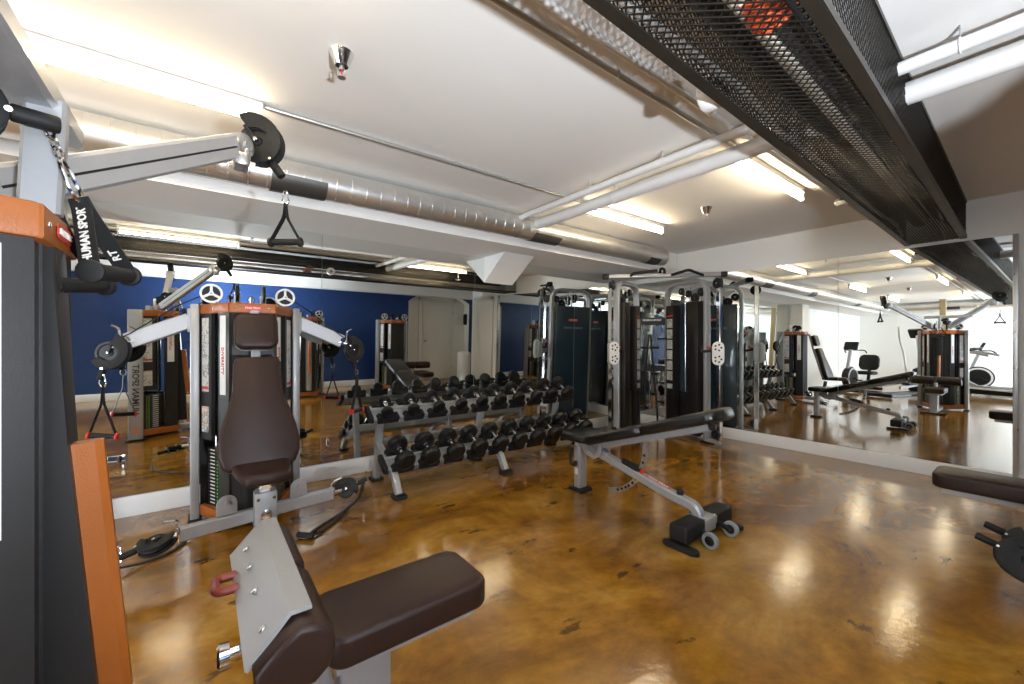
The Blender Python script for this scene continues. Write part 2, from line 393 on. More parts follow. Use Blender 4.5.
# ------------------------------------------------------------------ ceiling services
# spiral duct along the soffit, three perforated outlets
def duct(name, p0, p1, r, label, grilles):
    p0, p1 = V(p0), V(p1); d = (p1 - p0).normalized(); L = (p1 - p0).length
    mb = MB(); prof = [(0, 0), (r * .97, 0), (r, .004)]; x = .0; n = int(L / .10)
    for i in range(1, n + 1):
        s = L * i / (n + .5); prof += [(r, s - .004), (r + .0016, s - .0015), (r + .0016, s + .0015), (r, s + .004)]
    prof += [(r, L - .012), (r * .9, L), (0, L)]
    mb.lathe(prof, p0, d, 52)
    root = mb.build(name, M['galv'], None, 8)
    tag(root, label, 'duct')
    for g in grilles:
        q = MB(); s0, s1, a0, a1 = g
        u = V((0, 0, -1)); w = d.cross(u)   # patch on the lower front of the pipe
        nseg = 14; vs = []
        for rr in (r + .004, r + .007):
            for s in (s0, s1):
                for k in range(nseg + 1):
                    a = math.radians(a0 + (a1 - a0) * k / nseg); vs.append(p0 + d * s + (u * math.cos(a) + w * math.sin(a)) * rr)
        m = nseg + 1; fs = []
        for k in range(nseg):
            fs += [(k, k + 1, m + k + 1, m + k), (2 * m + k, 3 * m + k, 3 * m + k + 1, 2 * m + k + 1), (k, 2 * m + k, 2 * m + k + 1, k + 1), (m + k, m + k + 1, 3 * m + k + 1, 3 * m + k)]
        fs += [(0, m, 3 * m, 2 * m), (nseg, 2 * m + nseg, 3 * m + nseg, m + nseg)]
        q.add(vs, fs); q.build('perforated_outlet', M['galvdark'], root)
    for s in (L * .12, L * .5, L * .9):
        q = MB(); q.tube([p0 + d * s + V((0, 0, 1)) * (r + .002), p0 + d * s + V((0, 0, 1)) * (ZC - p0.z)], .004, 6)
        q.build('hanger_rod', M['cond'], root)
    return root
duct('spiral_duct', (-5.9, 3.0, 2.277), (4.68, 3.0, 2.277), .103, 'long galvanized spiral air duct under the ceiling in front of the left mirror', [(6.235, 6.56, -78, 78), (8.38, 8.72, -60, 75), (10.2, 10.42, -60, 75), (3.0, 3.3, -60, 75)])
duct('spiral_duct', (-5.95, 2.75, 2.275), (-5.95, .55, 2.275), .103, 'short galvanized spiral duct crossing the far end of the room, seen in the right mirror', [(.9, 1.25, -70, 70)])

# fluorescent strip lights
def strip(x0, x1, y, label):
    root = empty('strip_light', ((x0 + x1) / 2, y, ZC), 0, label, 'light', 'bare fluorescent strip lights on the ceiling')
    L = x1 - x0
    h = MB(); h.box((0, 0, -.02), (L, .048, .038), bev=.006); h.build('housing', M['white'], root)
    for s in (-1, 1):
        e = MB(); e.box((s * (L / 2 - .012), 0, -.068), (.022, .03, .062), bev=.003); e.build('lamp_holder', M['white'], root)
    t = MB(); t.cyl((-L / 2 + .024, 0, -.08), (L / 2 - .024, 0, -.08), .0145, 14); t.build('fluorescent_tube', M['tube'], root)
strip(-.96, .24, 2.42, 'lit fluorescent strip light over the cable arm at the left end of the ceiling')
strip(2.60, 3.78, 2.42, 'lit fluorescent strip light beside the spiral duct, past the white pipes')
strip(2.62, 3.78, 1.19, 'lit fluorescent strip light beside the black mesh tray')
strip(-.78, .38, 1.19, 'lit fluorescent strip light by the mesh tray, seen only in the mirrors, nearest one')
strip(-4.2, -3.0, 1.19, 'lit strip light by the mesh tray at the far end, seen in the right mirror')
strip(-4.1, -2.9, 2.42, 'lit fluorescent strip light by the duct at the far end, seen in the right mirror')

# conduits and white pipes
def pipe(name, pts, r, m, label, straps=(), cat='pipe', hm=None):
    mb = MB(); mb.tube(pts, r, 16); o = mb.build(name, m); tag(o, label, cat)
    for p in straps:
        q = MB(); q.tube([(p[0], p[1] + .0, p[2] + (r + .003) * math.cos(a)) if 0 else (p[0] + (r + .002) * math.sin(a) * (1 if abs(V(pts[1])[1] - V(pts[0])[1]) > .5 else 0), p[1] + (r + .002) * math.sin(a) * (0 if abs(V(pts[1])[1] - V(pts[0])[1]) > .5 else 1), p[2] + (r + .002) * math.cos(a)) for a in [k * PI / 6 for k in range(12)]], .003, 6, True)
        q.box((p[0], p[1], (p[2] + r + ZC) / 2 + .002), (.018, .018, max(.004, ZC - p[2] - r)), bev=.002)
        q.build('pipe_clip', hm or M['cond'], o)
    return o
pipe('conduit', [(.25, 2.41, 2.392), (2.70, 2.41, 2.392)], .011, M['cond'], 'thin steel conduit along the ceiling above the long duct', [(1.35, 2.41, 2.392)])
pipe('conduit', [(-6.0, 1.165, 2.39), (2.6, 1.165, 2.39)], .012, M['cond'], 'thin steel conduit running beside the black mesh tray', [(1.47, 1.165, 2.39)])
pipe('conduit', [(-6.0, 1.07, 2.392), (5.18, 1.07, 2.392)], .014, M['pipew'], 'white painted conduit on the ceiling closest to the mesh tray', [(2.1, 1.07, 2.392)], hm=M['white'])
def hung(name, x, z, r, label, ys):
    mb = MB(); mb.tube([(x, 2.93, z), (x, -1.28, z - .0)], r, 20); o = mb.build(name, M['pipew']); tag(o, label, 'pipe')
    for y in ys:
        q = MB()
        for k in range(7):
            q.box((x, y + r + .006, z + r - .01 + k * (ZC - z - r + .01) / 6.5), (.022, .003, (ZC - z - r) / 9))
        q.box((x - .008, y + r + .006, (z + ZC) / 2), (.006, .003, ZC - z)); q.box((x + .008, y + r + .006, (z + ZC) / 2), (.006, .003, ZC - z))
        q.tube([(x + (r + .003) * math.sin(a), y + r + .006, z + (r + .003) * math.cos(a)) for a in [k * PI / 8 for k in range(16)]], .003, 6, True)
        q.build('hanger_strap', M['white'], o)
hung('pipe', 2.31, 2.335, .026, 'thinner white painted pipe crossing the ceiling beside the fat pipe', (2.05, 1.45, .18))
hung('pipe', 2.50, 2.305, .048, 'fat white painted pipe crossing the ceiling', (1.95,))

# sprinkler heads
def sprinkler(x, y, label):
    root = empty('sprinkler_head', (x, y, ZC), 0, label, 'sprinkler', 'chrome fire sprinklers on the ceiling')
    a = MB(); a.lathe([(0, 0), (.047, 0), (.049, -.004), (.026, -.058), (.020, -.060), (.018, -.05)], (0, 0, 0), (0, 0, 1), 24); a.build('escutcheon', M['chrome'], root)
    q = MB(); q.cyl((0, 0, -.045), (0, 0, -.075), .011, 12)
    for s in (-1, 1): q.tube([(s * .009, 0, -.07), (s * .015, 0, -.085), (s * .004, 0, -.103)], .003, 6)
    q.cyl((0, 0, -.103), (0, 0, -.106), .017, 12); q.build('sprinkler_frame', M['steel'], root)
    q = MB(); q.cyl((0, 0, -.075), (0, 0, -.1), .0032, 8); q.build('glass_bulb', M['red'], root)
sprinkler(.46, 1.79, 'chrome fire sprinkler head on the ceiling above the cable handle')
sprinkler(3.6, 1.87, 'chrome fire sprinkler head on the ceiling between the two far strip lights')
sprinkler(-1.6, 1.85, 'chrome fire sprinkler head seen only in the right mirror')

# black expanded-metal tray under the ceiling
TR = MX.Translation((5.2, .63, 0)) @ MX.Rotation(math.radians(1.15), 4, 'Z')
X0, X1, W, Z0, Z1 = -9.0, -.012, .37, 2.09, 2.405
tray = empty('mesh_tray', (5.2, .63, 0), math.radians(1.15), 'black expanded metal tray carrying pipes along the ceiling', 'cable tray')
def lattice(mb, x0, x1, h, pitch, wid, thk, P):
    """diamond lattice over [x0,x1]x[-h/2,h/2]; P maps (u,v,w) to 3-D"""
    sl = 1.15                                  # du/dv slope of the strands
    for sgn in (1, -1):
        k = x0 - h * sl / 2
        while k < x1 + h * sl / 2:
            u0, v0, u1, v1 = k - sgn * h * sl / 2, -h / 2, k + sgn * h * sl / 2, h / 2
            if min(u0, u1) < x0 or max(u0, u1) > x1:     # clip ends
                t0, t1 = 0, 1; du = u1 - u0
                for lim, hi in ((x0, 0), (x1, 1)):
                    t = (lim - u0) / du
                    if 0 < t < 1:
                        if (du > 0) == bool(hi): t1 = min(t1, t)
                        else: t0 = max(t0, t)
                if (u0 + du * (t0 + t1) / 2) < x0 or (u0 + du * (t0 + t1) / 2) > x1: k += pitch; continue
                u0, v0, u1, v1 = u0 + du * t0, v0 + h * t0, u0 + du * t1, v0 + h * t1
            dx, dy = u1 - u0, v1 - v0; l = math.hypot(dx, dy); nx, ny = -dy / l * wid / 2, dx / l * wid / 2
            a = [(u0 + nx, v0 + ny), (u1 + nx, v1 + ny), (u1 - nx, v1 - ny), (u0 - nx, v0 - ny)]
            w0 = sgn * thk * .45
            mb.add([P(p[0], p[1], w0 - thk / 2) for p in a] + [P(p[0], p[1], w0 + thk / 2) for p in a], [(0, 1, 2, 3), (7, 6, 5, 4), (0, 4, 5, 1), (2, 6, 7, 3)])
            k += pitch
q = MB(); lattice(q, X0, X1, W, .036, .0044, .003, lambda u, v, w: (u, v, Z0 + .004 + w)); q.build('bottom_mesh', M['mesh'], tray, 0)
for s in (1, -1):
    q = MB(); lattice(q, X0, X1, Z1 - Z0, .036, .0044, .003, lambda u, v, w: (u, s * (W / 2) + w, (Z0 + Z1) / 2 + v)); q.build('side_mesh', M['mesh'], tray, 0)
    q = MB(); q.box(((X0 + X1) / 2, s * (W / 2 - .012), Z0 - .002), (X1 - X0, .036, .006)); q.box(((X0 + X1) / 2, s * (W / 2 + .006), Z0 + .012), (X1 - X0, .006, .03)); q.build('bottom_angle', M['rail'], tray, 0)
    q = MB(); q.box(((X0 + X1) / 2, s * (W / 2 + .004), Z1 - .010), (X1 - X0, .008, .02)); q.build('top_angle', M['rail'], tray, 0)
def intray(name, pts, r, m, label, cat='pipe'):
    mb = MB(); mb.tube([TR @ V(p) for p in pts], r, 14); o = mb.build(name, m); tag(o, label, cat); return o
intray('pipe', [(-8.9, .09, 2.30), (-.05, .09, 2.30)], .062, M['dkpipe'], 'dark insulated pipe inside the mesh tray, left of two')
intray('pipe', [(-8.9, -.075, 2.275), (-.25, -.075, 2.275)], .055, M['dkpipe'], 'dark insulated pipe inside the mesh tray, right of two')
intray('pipe', [(-8.9, .0, 2.185), (-.5, .0, 2.185)], .021, M['beige'], 'pale lagged pipe inside the mesh tray between the dark pipes')
intray('cable', [(-8.5 + .35 * i, .135 + .012 * math.sin(i * 1.7), 2.115 + .012 * math.cos(i * 2.3)) for i in range(24)], .011, M['galv'], 'silver flexible cable lying on the mesh tray floor', 'cable')
intray('cable', [(-8.5 + .3 * i, -.14 + .01 * math.sin(i * 1.3), 2.105 + .008 * math.cos(i * 1.9)) for i in range(28)], .009, M['dark'], 'black cable lying on the mesh tray floor', 'cable')
o_or = mat('orange_cable_jacket', (.75, .09, .02), .45)
q = MB()
for j in range(5):
    q.tube([TR @ V((-3.93 + .018 * j + .04 * math.cos(a), -.06 + (.07 - .004 * j) * math.sin(a), 2.21 - .012 * j + .06 * math.cos(a))) for a in [k * PI / 8 for k in range(16)]], .0075, 8, True)
tag(q.build('cable_coil', o_or), 'coiled bright orange cable inside the mesh tray', 'cable')
# round white sounder on the tray's mirror side, smoke detector under its far end
root = empty('alarm_sounder', (1.57, .83, 2.16), 0, 'round white alarm sounder fixed to the side of the mesh tray', 'alarm')
q = MB(); q.cyl((0, -.075, 0), (0, .0, 0), .058, 28, bev=.01); q.build('sounder_body', M['white'], root)
q = MB(); q.cyl((0, 0, 0), (0, .012, 0), .022, 20, bev=.003); q.build('sounder_grille', M['grey'], root)
root = empty('smoke_detector', (3.75, .93, ZC), 0, 'small white smoke detector hanging beside the mesh tray near the right mirror', 'smoke detector')
q = MB(); q.cyl((0, 0, -.16), (0, 0, 0), .008, 10); q.build('drop_rod', M['cond'], root)
q = MB(); q.cyl((0, 0, -.18), (0, 0, -.16), .05, 24, bev=.006); q.build('detector_base', M['dark'], root)
q = MB(); q.lathe([(0, -.205), (.03, -.203), (.046, -.19), (.05, -.18), (0, -.18)], (0, 0, 0), (0, 0, 1), 24); q.build('detector_cover', M['white'], root)
# outlet plate on the mirror, emergency light and bin by the door
root = empty('outlet_cover', (-.47, YA - .012, .36), 0, 'clear outlet cover plate low on the left mirror', 'outlet')
root.rotation_euler = (math.radians(1.3), 0, 0)
q = MB(); q.box((0, 0, 0), (.09, .006, .14), bev=.002); q.build('cover_plate', M['mirror'], root)
for z in (-.045, .045):
    q = MB(); q.cyl((0, -.003, z), (0, -.006, z), .006, 12); q.build('screw', M['chrome'], root)
root = empty('wall_telephone', (5.475, -1.715, 1.52), 0, 'black wall telephone inside the white arched niche, seen in the left mirror', 'telephone')
q = MB(); q.box((.0, .0, .02), (.05, .12, .28), bev=.015); q.build('base_unit', M['dark'], root)
q = MB(); q.box((-.043, .02, .02), (.04, .045, .22), bev=.015); q.build('handset', M['rubber'], root)
root = empty('trash_can', (5.20, -1.27, 0), 0, 'white cylindrical trash can beside the arched door, seen in the left mirror', 'bin')
q = MB(); q.lathe([(0, .0), (.15, 0), (.165, .01), (.172, .6), (.168, .62), (0, .62)], (0, 0, 0), (0, 0, 1), 32); q.build('bin_body', M['white'], root)
q = MB(); q.lathe([(0, .62), (.177, .62), (.177, .66), (.15, .72), (.06, .745), (0, .747)], (0, 0, 0), (0, 0, 1), 32); q.build('bin_lid', M['white'], root)

# ------------------------------------------------------------------ lights
wl = bpy.data.lights.new('daylight_window', 'AREA'); wl.shape = 'RECTANGLE'; wl.size = WX1 - WX0 - .1; wl.size_y = WZ1 - WZ0 - .1
wl.energy = 330; wl.color = (.80, .90, 1)
wo = bpy.data.objects.new('daylight_window', wl); C.objects.link(wo); wo.location = ((WX0 + WX1) / 2, YB - .3, (WZ0 + WZ1) / 2); wo.rotation_euler = (-PI / 2, 0, PI)
# the photographer's bounce flash, low behind the camera and aimed at the ceiling (its shadows show on the ceiling)
fl = bpy.data.lights.new('bounce_flash', 'AREA'); fl.shape = 'DISK'; fl.size = .09; fl.energy = 102; fl.color = (.86, .93, 1)
fo = bpy.data.objects.new('bounce_flash', fl); C.objects.link(fo); fo.location = (.34, -1.0, .98); fo.rotation_euler = V((.10, .36, .88)).to_track_quat('-Z', 'Y').to_euler()
wd = bpy.data.worlds.new('outdoor_sky'); S.world = wd; wd.use_nodes = True
bg = wd.node_tree.nodes['Background']; bg.inputs[0].default_value = (.75, .87, 1, 1); bg.inputs[1].default_value = 1.0

# ------------------------------------------------------------------ camera
FO = 408.; yaw = math.atan2(540, FO)
cam = bpy.data.cameras.new('camera'); co = bpy.data.objects.new('camera', cam); C.objects.link(co); S.camera = co
cam.sensor_width = 36; cam.lens = FO / 1024 * 36; cam.clip_start = .02
co.location = (0, 0, 1.2); co.rotation_euler = (PI / 2, 0, yaw - PI / 2)
S.view_settings.view_transform = 'Standard'; S.view_settings.look = 'None'; S.view_settings.gamma = 1; S.view_settings.use_curve_mapping = False
S.view_settings.exposure = 0.53
cy = S.cycles
cy.use_denoising = True; cy.max_bounces = 12; cy.glossy_bounces = 8; cy.diffuse_bounces = 5; cy.caustics_reflective = True; cy.caustics_refractive = False
cy.sample_clamp_indirect = 6; cy.blur_glossy = .3

# ------------------------------------------------------------------ shared gym hardware
def pulley_head(parent, o, axis, fwd, r=.085, name='pulley_head', stub=True):
    """crescent shrouded pulley; axis = wheel axle, fwd = cable exit direction"""
    fwd = V(fwd).normalized(); axis = V(axis).normalized(); F = frame(o, fwd, axis.cross(fwd))   # local: x fwd, y side, z ~ axle
    mb = MB(); mb.M = F
    th = [math.radians(k) for k in range(-50, 186, 12)]
    out = [(r * (1.02 + .20 * ((a + .87) / 4.1) ** 2) * math.cos(a) * 1.12, r * (1.02 + .20 * ((a + .87) / 4.1) ** 2) * math.sin(a)) for a in th]
    inn = [(r * .60 * math.cos(a), r * .60 * math.sin(a)) for a in th[::-1]]
    for s in (-1, 1):
        mb.slab(out + inn, .014, MX.Translation((0, 0, s * .021 - .007)), bev=.005, seg=2)
    mb.tube([(r * .84 * math.cos(a), r * .80 * math.sin(a), 0) for a in [math.radians(k) for k in range(-40, 161, 20)]], .016, 8)
    if stub: mb.cyl((r * 1.15, -.005, 0), (r * 1.15 + .065, -.005, 0), .0165, 16, bev=.004)
    h = mb.build(name, M['rubber'], parent)
    w = MB(); w.M = F; w.lathe([(0, -.014), (r * .2, -.014), (r * .24, -.008), (r * .56, -.008), (r * .62, -.013), (r * .76, -.013), (r * .79, -.009), (r * .68, -.003), (r * .68, .003), (r * .79, .009), (r * .76, .013), (r * .62, .013), (r * .56, .008), (r * .24, .008), (r * .2, .014), (0, .014)], (0, 0, 0), (0, 0, 1), 28); w.box((-r * .35, .0, .022), (r * .9, .016, .01), bev=.003); w.box((-r * .35, .0, -.022), (r * .9, .016, .01), bev=.003); w.build('pulley_wheel', M['dark'], h)
    w = MB(); w.M = F; w.cyl((0, 0, -.031), (0, 0, .031), .008, 12, bev=.002); w.build('axle_bolt', M['chrome'], h)
    w = MB(); w.M = F; w.tube([(r * 1.1, 0, -.031), (r * 1.1, 0, .031)], .0055, 8); w.build('stop_pin', M['chrome'], h)
    return h
def disc(parent, o, axis, r, w, m, name='pulley_wheel', hub=True):
    mb = MB(); a = V(axis).normalized(); o = V(o)
    mb.lathe([(0, -w / 2), (r * .9, -w / 2), (r, -w * .35), (r * .9, -w * .08), (r * .9, w * .08), (r, w * .35), (r * .9, w / 2), (0, w / 2)], o, a, 28)
    d = mb.build(name, m, parent)
    if hub:
        q = MB(); q.cyl(o - a * (w / 2 + .006), o + a * (w / 2 + .006), r * .16, 12); q.build('hub_bolt', M['chrome'], d)
    return d
def spoke_wheel(parent, o, axis, r, m=None):
    """three-spoke wheel: rim, spokes, hub; axis toward the viewer"""
    a = V(axis).normalized(); F = frame(o, V((0, 0, 1)).cross(a) if abs(a.z) < .9 else V((1, 0, 0)), (0, 0, 1) if abs(a.z) < .9 else (0, 1, 0))
    mb = MB(); mb.M = F
    mb.lathe([(r * .80, -.010), (r, -.010), (r, -.004), (r * .95, 0), (r, .004), (r, .010), (r * .80, .010), (r * .80, -.010)], (0, 0, 0), (0, 0, 1), 36)
    for k in range(3):
        t = PI / 2 + k * 2 * PI / 3; mb.box((r * .45 * math.cos(t), r * .45 * math.sin(t), 0), (r * .80, r * .24, .012), MX.Rotation(t, 3, 'Z'))
    mb.cyl((0, 0, -.012), (0, 0, .012), r * .22, 20)
    w = mb.build('spoke_wheel', m or M['white'], parent)
    q = MB(); q.M = F; q.cyl((0, 0, -.014), (0, 0, -.011), r * .78, 30); q.build('wheel_backing', M['dark'], w)
    q = MB(); q.M = F; q.cyl((0, 0, .0), (0, 0, .017), r * .1, 10); q.build('hub_bolt', M['chrome'], w)
    return w
def carabiner(mb, top, bot, side, r=.0035, w=.018):
    top, bot, side = V(top), V(bot), V(side).normalized(); c = (top + bot) / 2; u = (top - bot) / 2
    pts = [c + u * math.sin(a) + side * (w * math.cos(a) * (1.0 if math.sin(a) < 0 else .72)) for a in [k * PI / 9 for k in range(18)]]
    mb.tube(pts, r, 8, True)
def chain(mb, p0, p1, n, r=.0028, w=.007):
    p0, p1 = V(p0), V(p1); d = (p1 - p0) / n; side = d.orthogonal().normalized()
    for i in range(n):
        c = p0 + d * (i + .5); s = side if i % 2 == 0 else d.cross(side).normalized()
        mb.tube([c + d * .68 * math.sin(a) + s * w * math.cos(a) for a in [k * PI / 5 for k in range(10)]], r, 6, True)
def strap_handle(top, length, gdir, label, ends='dark', w=.14, grip_r=.0155, clip=.075, ch=0, group='cable pull straps', strap_w=.026, txt=None, flat=False, lean=0, split=.36, name='exercise_strap'):
    """handle hanging from `top`: clip, two straps, grip along gdir"""
    root = empty(name, top, 0, label, 'strap', group)
    g = V(gdir).normalized(); side = g
    root.rotation_euler = (0, lean, 0)
    z0 = 0
    if ch:
        q = MB(); chain(q, (0, 0, 0), (0, 0, -ch), max(2, int(ch / .02))); q.build('chain', M['chrome'], root); z0 = -ch
    q = MB(); carabiner(q, (0, 0, z0), (0, 0, z0 - clip), side, .0038, clip * .24); q.build('carabiner', M['chrome'], root)
    za = z0 - clip + .008; zb = -length
    q = MB()
    n = V((0, 0, 1)).cross(g)
    for s in (-1, 1):
        pts = [V((0, 0, za)), V((0, 0, za + (zb - za) * split)) + g * (.006 * s), g * (s * (w / 2 - .004)) + V((0, 0, zb + .01))]
        q.rtube(fillet(pts, .02), .003, strap_w, up=g if flat else n, bev=.001)
    st = q.build('strap', M['rubber'], root)
    if txt:
        for s, word in ((-1, txt), (1, txt[-2:])):
            f0 = V((0, 0, za - .03)) + g * (.008 * s); f1 = g * (s * (w / 2 - .004)) + V((0, 0, zb + .01)); d = (f0 - f1).normalized()
            nn = -(g - d * g.dot(d)).normalized()
            lettering(word, strap_w * .60, f1.lerp(f0, .60 if s < 0 else .3) + nn * .0022, d, nn.cross(d), M['textwht'], st)
    q = MB(); q.cyl(-g * (w / 2 - .006) + V((0, 0, zb)), g * (w / 2 - .006) + V((0, 0, zb)), grip_r, 18, bev=.003); q.build('grip', M['rubber'], root)
    for s in (-1, 1):
        q = MB(); q.cyl(g * (s * (w / 2 - .008)) + V((0, 0, zb)), g * (s * (w / 2 + .006)) + V((0, 0, zb)), grip_r + .006, 18, bev=.004); q.build('grip_end', M['red'] if ends == 'red' else M['rubber'], root)
    return root

# ------------------------------------------------------------------ selectorised tower (front is local -Y)
PL = [(-.275, -.03), (-.125, -.36), (.125, -.36), (.275, -.03)]
def lerp2(a, b, t): return (a[0] + (b[0] - a[0]) * t, a[1] + (b[1] - a[1]) * t)
def facet(k, s0, s1, off0, off1):
    """plan quad on facet k (0 left,1 centre,2 right) between s0..s1, from offset off0 to off1 outward"""
    a, b = PL[k], PL[k + 1]; dx, dy = b[0] - a[0], b[1] - a[1]; l = math.hypot(dx, dy); n = (dy / l, -dx / l)
    p, q = lerp2(a, b, s0), lerp2(a, b, s1)
    return [(p[0] + n[0] * off0, p[1] + n[1] * off0), (q[0] + n[0] * off0, q[1] + n[1] * off0), (q[0] + n[0] * off1, q[1] + n[1] * off1), (p[0] + n[0] * off1, p[1] + n[1] * off1)]
PLATE_MESH = []
def tower(root, sidetext=1, wheels=True, front='plain'):
    H = 1.453
    for s in (-1, 1):
        c = MB(); c.box((s * .303, .0, H / 2 + .008), (.05, .125, H - .015), bev=.008)
        col = c.build('column', M['silver'], root)
        f = MB(); f.box((s * .303, 0, .01), (.075, .175, .02), bev=.006); f.build('foot_pad', M['rubber'], col)
        if sidetext == s:
            x = s * .3291
            lettering('HUMAN SPORT', .080, (x, 0, .575), (0, 0, 1), (0, -s, 0) if s > 0 else (0, 1, 0), M['textblk'], col)
            q = MB()
            for k in range(3): q = MB(); q.box((x, .0, .095 + .028 * k), (.002, .05, .016)); q.build('logo_bar', M['orangeprint'], col)
    # orange trims, top and bottom
    for nm, z0, z1 in (('top_trim', H - .066, H), ('base_trim', .035, .105)):
        for k in range(3):
            q = MB(); g = .004
            q.slab([(p[0], p[1]) for p in facet(k, .0 + g, 1 - g, -.03, .006)], z1 - z0, MX.Translation((0, 0, z0)), bev=.006, seg=2)
            t = q.build(nm, M['orange'], root)
            a, b_ = PL[k], PL[k + 1]; l = math.hypot(b_[0] - a[0], b_[1] - a[1]); n = V(((b_[1] - a[1]) / l, -(b_[0] - a[0]) / l, 0))
            for tt in ((.5,) if k != 1 else (.12, .88)):
                p = lerp2(a, b_, tt); p = V((p[0], p[1], (z0 + z1) / 2)) + n * .005; q = MB(); q.cyl(p, p + n * .004, .0065, 10, bev=.001); q.build('screw', M['chrome'], t)
            if k == 1 and nm == 'top_trim':
                q = MB(); q.slab(rrect(.10, .030, .012), .002, frame((0, -.368, (z0 + z1) / 2), (1, 0, 0), (0, 0, 1))); bd = q.build('badge', M['red'], t)
                lettering('STAR TRAC', .0165, (0, -.3712, (z0 + z1) / 2), (1, 0, 0), (0, 0, 1), M['textwht'], t)
    q = MB(); q.prism([(-.27, .06), (-.27, -.03), (-.122, -.352), (.122, -.352), (.27, -.03), (.27, .06)], H - .03, H - .004); q.build('top_plate', M['dark'], root)
    q = MB(); q.prism([(-.27, .06), (-.27, -.03), (-.122, -.352), (.122, -.352), (.27, -.03), (.27, .06)], .03, .05); q.build('base_plate', M['dark'], root)
    q = MB(); q.box((0, .055, .74), (.55, .012, 1.38)); q.build('rear_shroud', M['charcoal'], root)
    for k, sgn in ((0, 1), (2, -1)):
        def rs(a, b): return (a, b) if sgn > 0 else (1 - b, 1 - a)
        # outer shroud with placard, slot, inner shroud with name strip
        a, b_ = rs(.02, .40); q = MB(); q.prism(facet(k, a, b_, -.02, 0), .55, H - .066); osd = q.build('outer_shroud', M['charcoal'], root)
        a, b_ = rs(.08, .31); q = MB(); q.prism(facet(k, a, b_, 0, .002), .87, 1.36); q.build('placard', M['placard'], osd)
        q = MB(); q.prism(facet(k, a, b_, 0, .002), .60, .77); q.build('warning_placard', M['placard'], osd)
        for z in (.665, .715, .765): q = MB(); q.prism(facet(k, a, b_, .0015, .0027), z - .006, z); q.build('orange_band', M['orangeprint'], osd)
        q = MB(); q.prism(facet(k, a, b_, .0015, .0027), .885, .905); q.build('red_band', M['textred'], osd)
        a, b_ = rs(.64, .985); q = MB(); q.prism(facet(k, a, b_, -.02, 0), .105, H - .066); isd = q.build('inner_shroud', M['charcoal'], root)
        a, b_ = rs(.70, .88); q = MB(); q.prism(facet(k, a, b_, 0, .002), .86, 1.37); q.build('name_strip', M['white'], isd)
        p = facet(k, (a + b_) / 2, (a + b_) / 2, .003, .003)[0]; A, B = PL[k], PL[k + 1]; l = math.hypot(B[0] - A[0], B[1] - A[1])
        e = V(((B[0] - A[0]) / l, (B[1] - A[1]) / l, 0))
        lettering('DIVERSITY', .036, (p[0], p[1], 1.08), (0, 0, -1), e, M['textred'], isd, spacing=1.05)
        # weight stack behind the slot: plates in a low column, guide rods
        c0 = facet(k, .34, .34, -.075, -.075)[0] if sgn > 0 else facet(k, .66, .66, -.075, -.075)[0]
        st = MB(); ang = math.atan2(e.y, e.x)
        for t in (-.07, .07): st.cyl((c0[0] + e.x * t, c0[1] + e.y * t, .05), (c0[0] + e.x * t, c0[1] + e.y * t, H - .04), .009, 10)
        ws = st.build('guide_rods', M['chrome'], root)
        if not PLATE_MESH:
            pm = MB(); pm.box((0, 0, 0), (.19, .085, .0215), bev=.003); pm.mi = 1; pm.box((-.03, -.0432, 0), (.055, .001, .007)); pm.mi = 2; pm.box((.03, -.0432, 0), (.012, .001, .012)); pm.mi = 3; pm.box((.05, -.0432, 0), (.006, .001, .010))
            tmp = pm.build('weight_plate', [M['plate'], M['textwht'], M['green'], M['yellow']]); PLATE_MESH.append(tmp.data); bpy.data.objects.remove(tmp)
        for j in range(18):
            o = bpy.data.objects.new('weight_plate', PLATE_MESH[0]); C.objects.link(o); o.parent = ws
            o.location = (c0[0], c0[1], .075 + .0235 * j); o.rotation_euler = (0, 0, ang)
    q = MB(); q.prism(facet(1, .0, 1, -.03, -.012), .105, H - .066)
    for s in (.22, .42, .58, .78): q.prism(facet(1, s, s + .012, -.012, -.007), .105, H - .066)
    q.build('centre_shroud', M['charcoal'], root)
    # pulleys on the top plate
    if wheels:
        for s in (-1, 1):
            q = MB(); q.box((s * .205, -.10, H + .02), (.03, .05, .06), bev=.004); q.build('wheel_bracket', M['silver'], root)
            spoke_wheel(root, (s * .215, -.155, H + .068), (0, -1, 0), .063)
            disc(root, (s * .075, -.20, H + .075), (1, 0, 0), .062, .02, M['dark'])
            q = MB(); q.box((s * .075, -.17, H + .03), (.036, .05, .075), bev=.004); q.build('wheel_bracket', M['silver'], root)
        q = MB(); q.cyl((0, -.25, H - .01), (0, -.25, H + .05), .012, 12); q.cyl((0, -.25, H + .022), (0, -.25, H + .034), .022, 12); q.build('cable_stop', M['chrome'], root)

def plan(root, p):   # local -> world for hanging handles
    return (MX.Translation(root.location) @ MX.Rotation(root.rotation_euler.z, 4, 'Z')) @ V(p)

